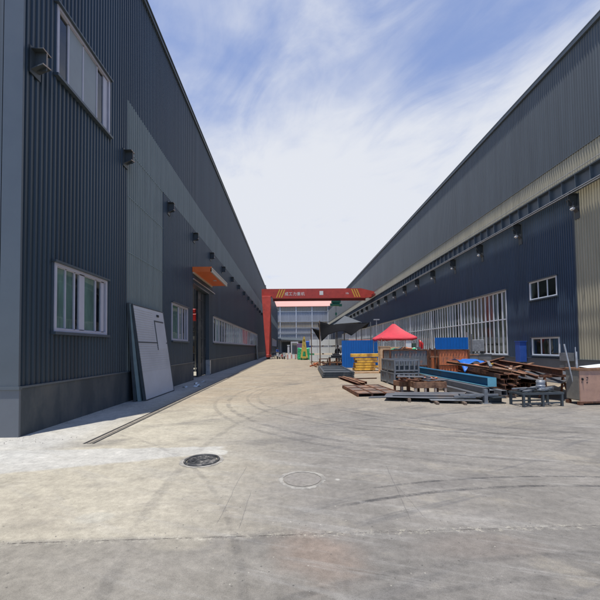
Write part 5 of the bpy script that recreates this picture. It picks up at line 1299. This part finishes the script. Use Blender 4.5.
big_c = wn(1.25, 5, .52, (1, 1, 1), .3, .3, CLOUD_OFF if 'CLOUD_OFF' in globals() else (3.1, 1.7, 0))
wis = wn(1.5, 8, .6, (1.0, 1.8, 1), 1.0, 1.1, (.5, 4.2, 0))
fin = wn(6.0, 8, .65, (1, 2.2, 1), .8, .6)
def wr(v, a, b_, lo=0, hi=1):
    n = N.new('ShaderNodeMapRange'); n.interpolation_type = 'SMOOTHSTEP'
    for i, q in zip(('From Min', 'From Max', 'To Min', 'To Max'), (a, b_, lo, hi)): n.inputs[i].default_value = q
    L.new(v, n.inputs['Value']); return n.outputs[0]
low = wr(sp.outputs['Z'], .66, .36)                       # the cloud sheet thickens towards the horizon
v = wm('ADD', wm('ADD', wm('MULTIPLY', big_c, .9), wm('MULTIPLY', wis, .62)), wm('MULTIPLY', fin, .12))
v = wm('ADD', v, wm('MULTIPLY', low, .5)); pass
cov = wr(v, .62, 1.24, .18, 1.0)
clear = wr(sp.outputs['Z'], .90, .745)                    # overhead and behind the camera the sky is clear
cov = wm('MULTIPLY', wm('MULTIPLY', cov, clear), wr(sp.outputs['Y'], -.35, .15, .12, 1))
cl = N.new('ShaderNodeMix'); cl.data_type = 'RGBA'; L.new(cov, cl.inputs[0])
tint = N.new('ShaderNodeMix'); tint.data_type = 'RGBA'; tint.blend_type = 'MULTIPLY'; tint.inputs[0].default_value = 1; L.new(sky.outputs[0], tint.inputs[6]); tint.inputs[7].default_value = (.95, 1.06, 1.34, 1)
L.new(tint.outputs[2], cl.inputs[6]); cl.inputs[7].default_value = (.77 / STR, .80 / STR, .87 / STR, 1)
L.new(cl.outputs[2], bg.inputs['Color']); L.new(bg.outputs[0], out.inputs['Surface'])

sd = bpy.data.lights.new('sun', 'SUN'); sd.energy = 5.0; sd.angle = R(.53); sd.color = (1, .965, .90)
so = bpy.data.objects.new('sun', sd); COL.objects.link(so); so.rotation_euler = SUND.to_track_quat('Z', 'Y').to_euler(); so.location = (0, 0, 60)

cam = bpy.data.cameras.new('camera'); co = bpy.data.objects.new('camera', cam); COL.objects.link(co); scn.camera = co
cam.sensor_width = 36; cam.lens = 36 * 345 / 600; cam.shift_y = 37 / 600; cam.clip_start = .05; cam.clip_end = 2000
yaw = math.atan(9 / 345); pitch = math.atan(11 / 345); roll = .012
fw = Vector((math.sin(yaw) * math.cos(pitch), math.cos(yaw) * math.cos(pitch), math.sin(pitch)))
rt0 = Vector((math.cos(yaw), -math.sin(yaw), 0)); up0 = rt0.cross(fw)
rt = rt0 * math.cos(roll) - up0 * math.sin(roll); up = up0 * math.cos(roll) + rt0 * math.sin(roll)
mw_ = Matrix((( rt.x, up.x, -fw.x, 0), (rt.y, up.y, -fw.y, 0), (rt.z, up.z, -fw.z, 1.7), (0, 0, 0, 1)))
co.matrix_world = mw_
vs = scn.view_settings; vs.view_transform = 'Standard'; vs.look = 'None'; vs.gamma = 1; vs.exposure = 0; vs.use_curve_mapping = False
scn.cycles.use_denoising = True
scn.cycles.max_bounces = 8; scn.cycles.transparent_max_bounces = 12
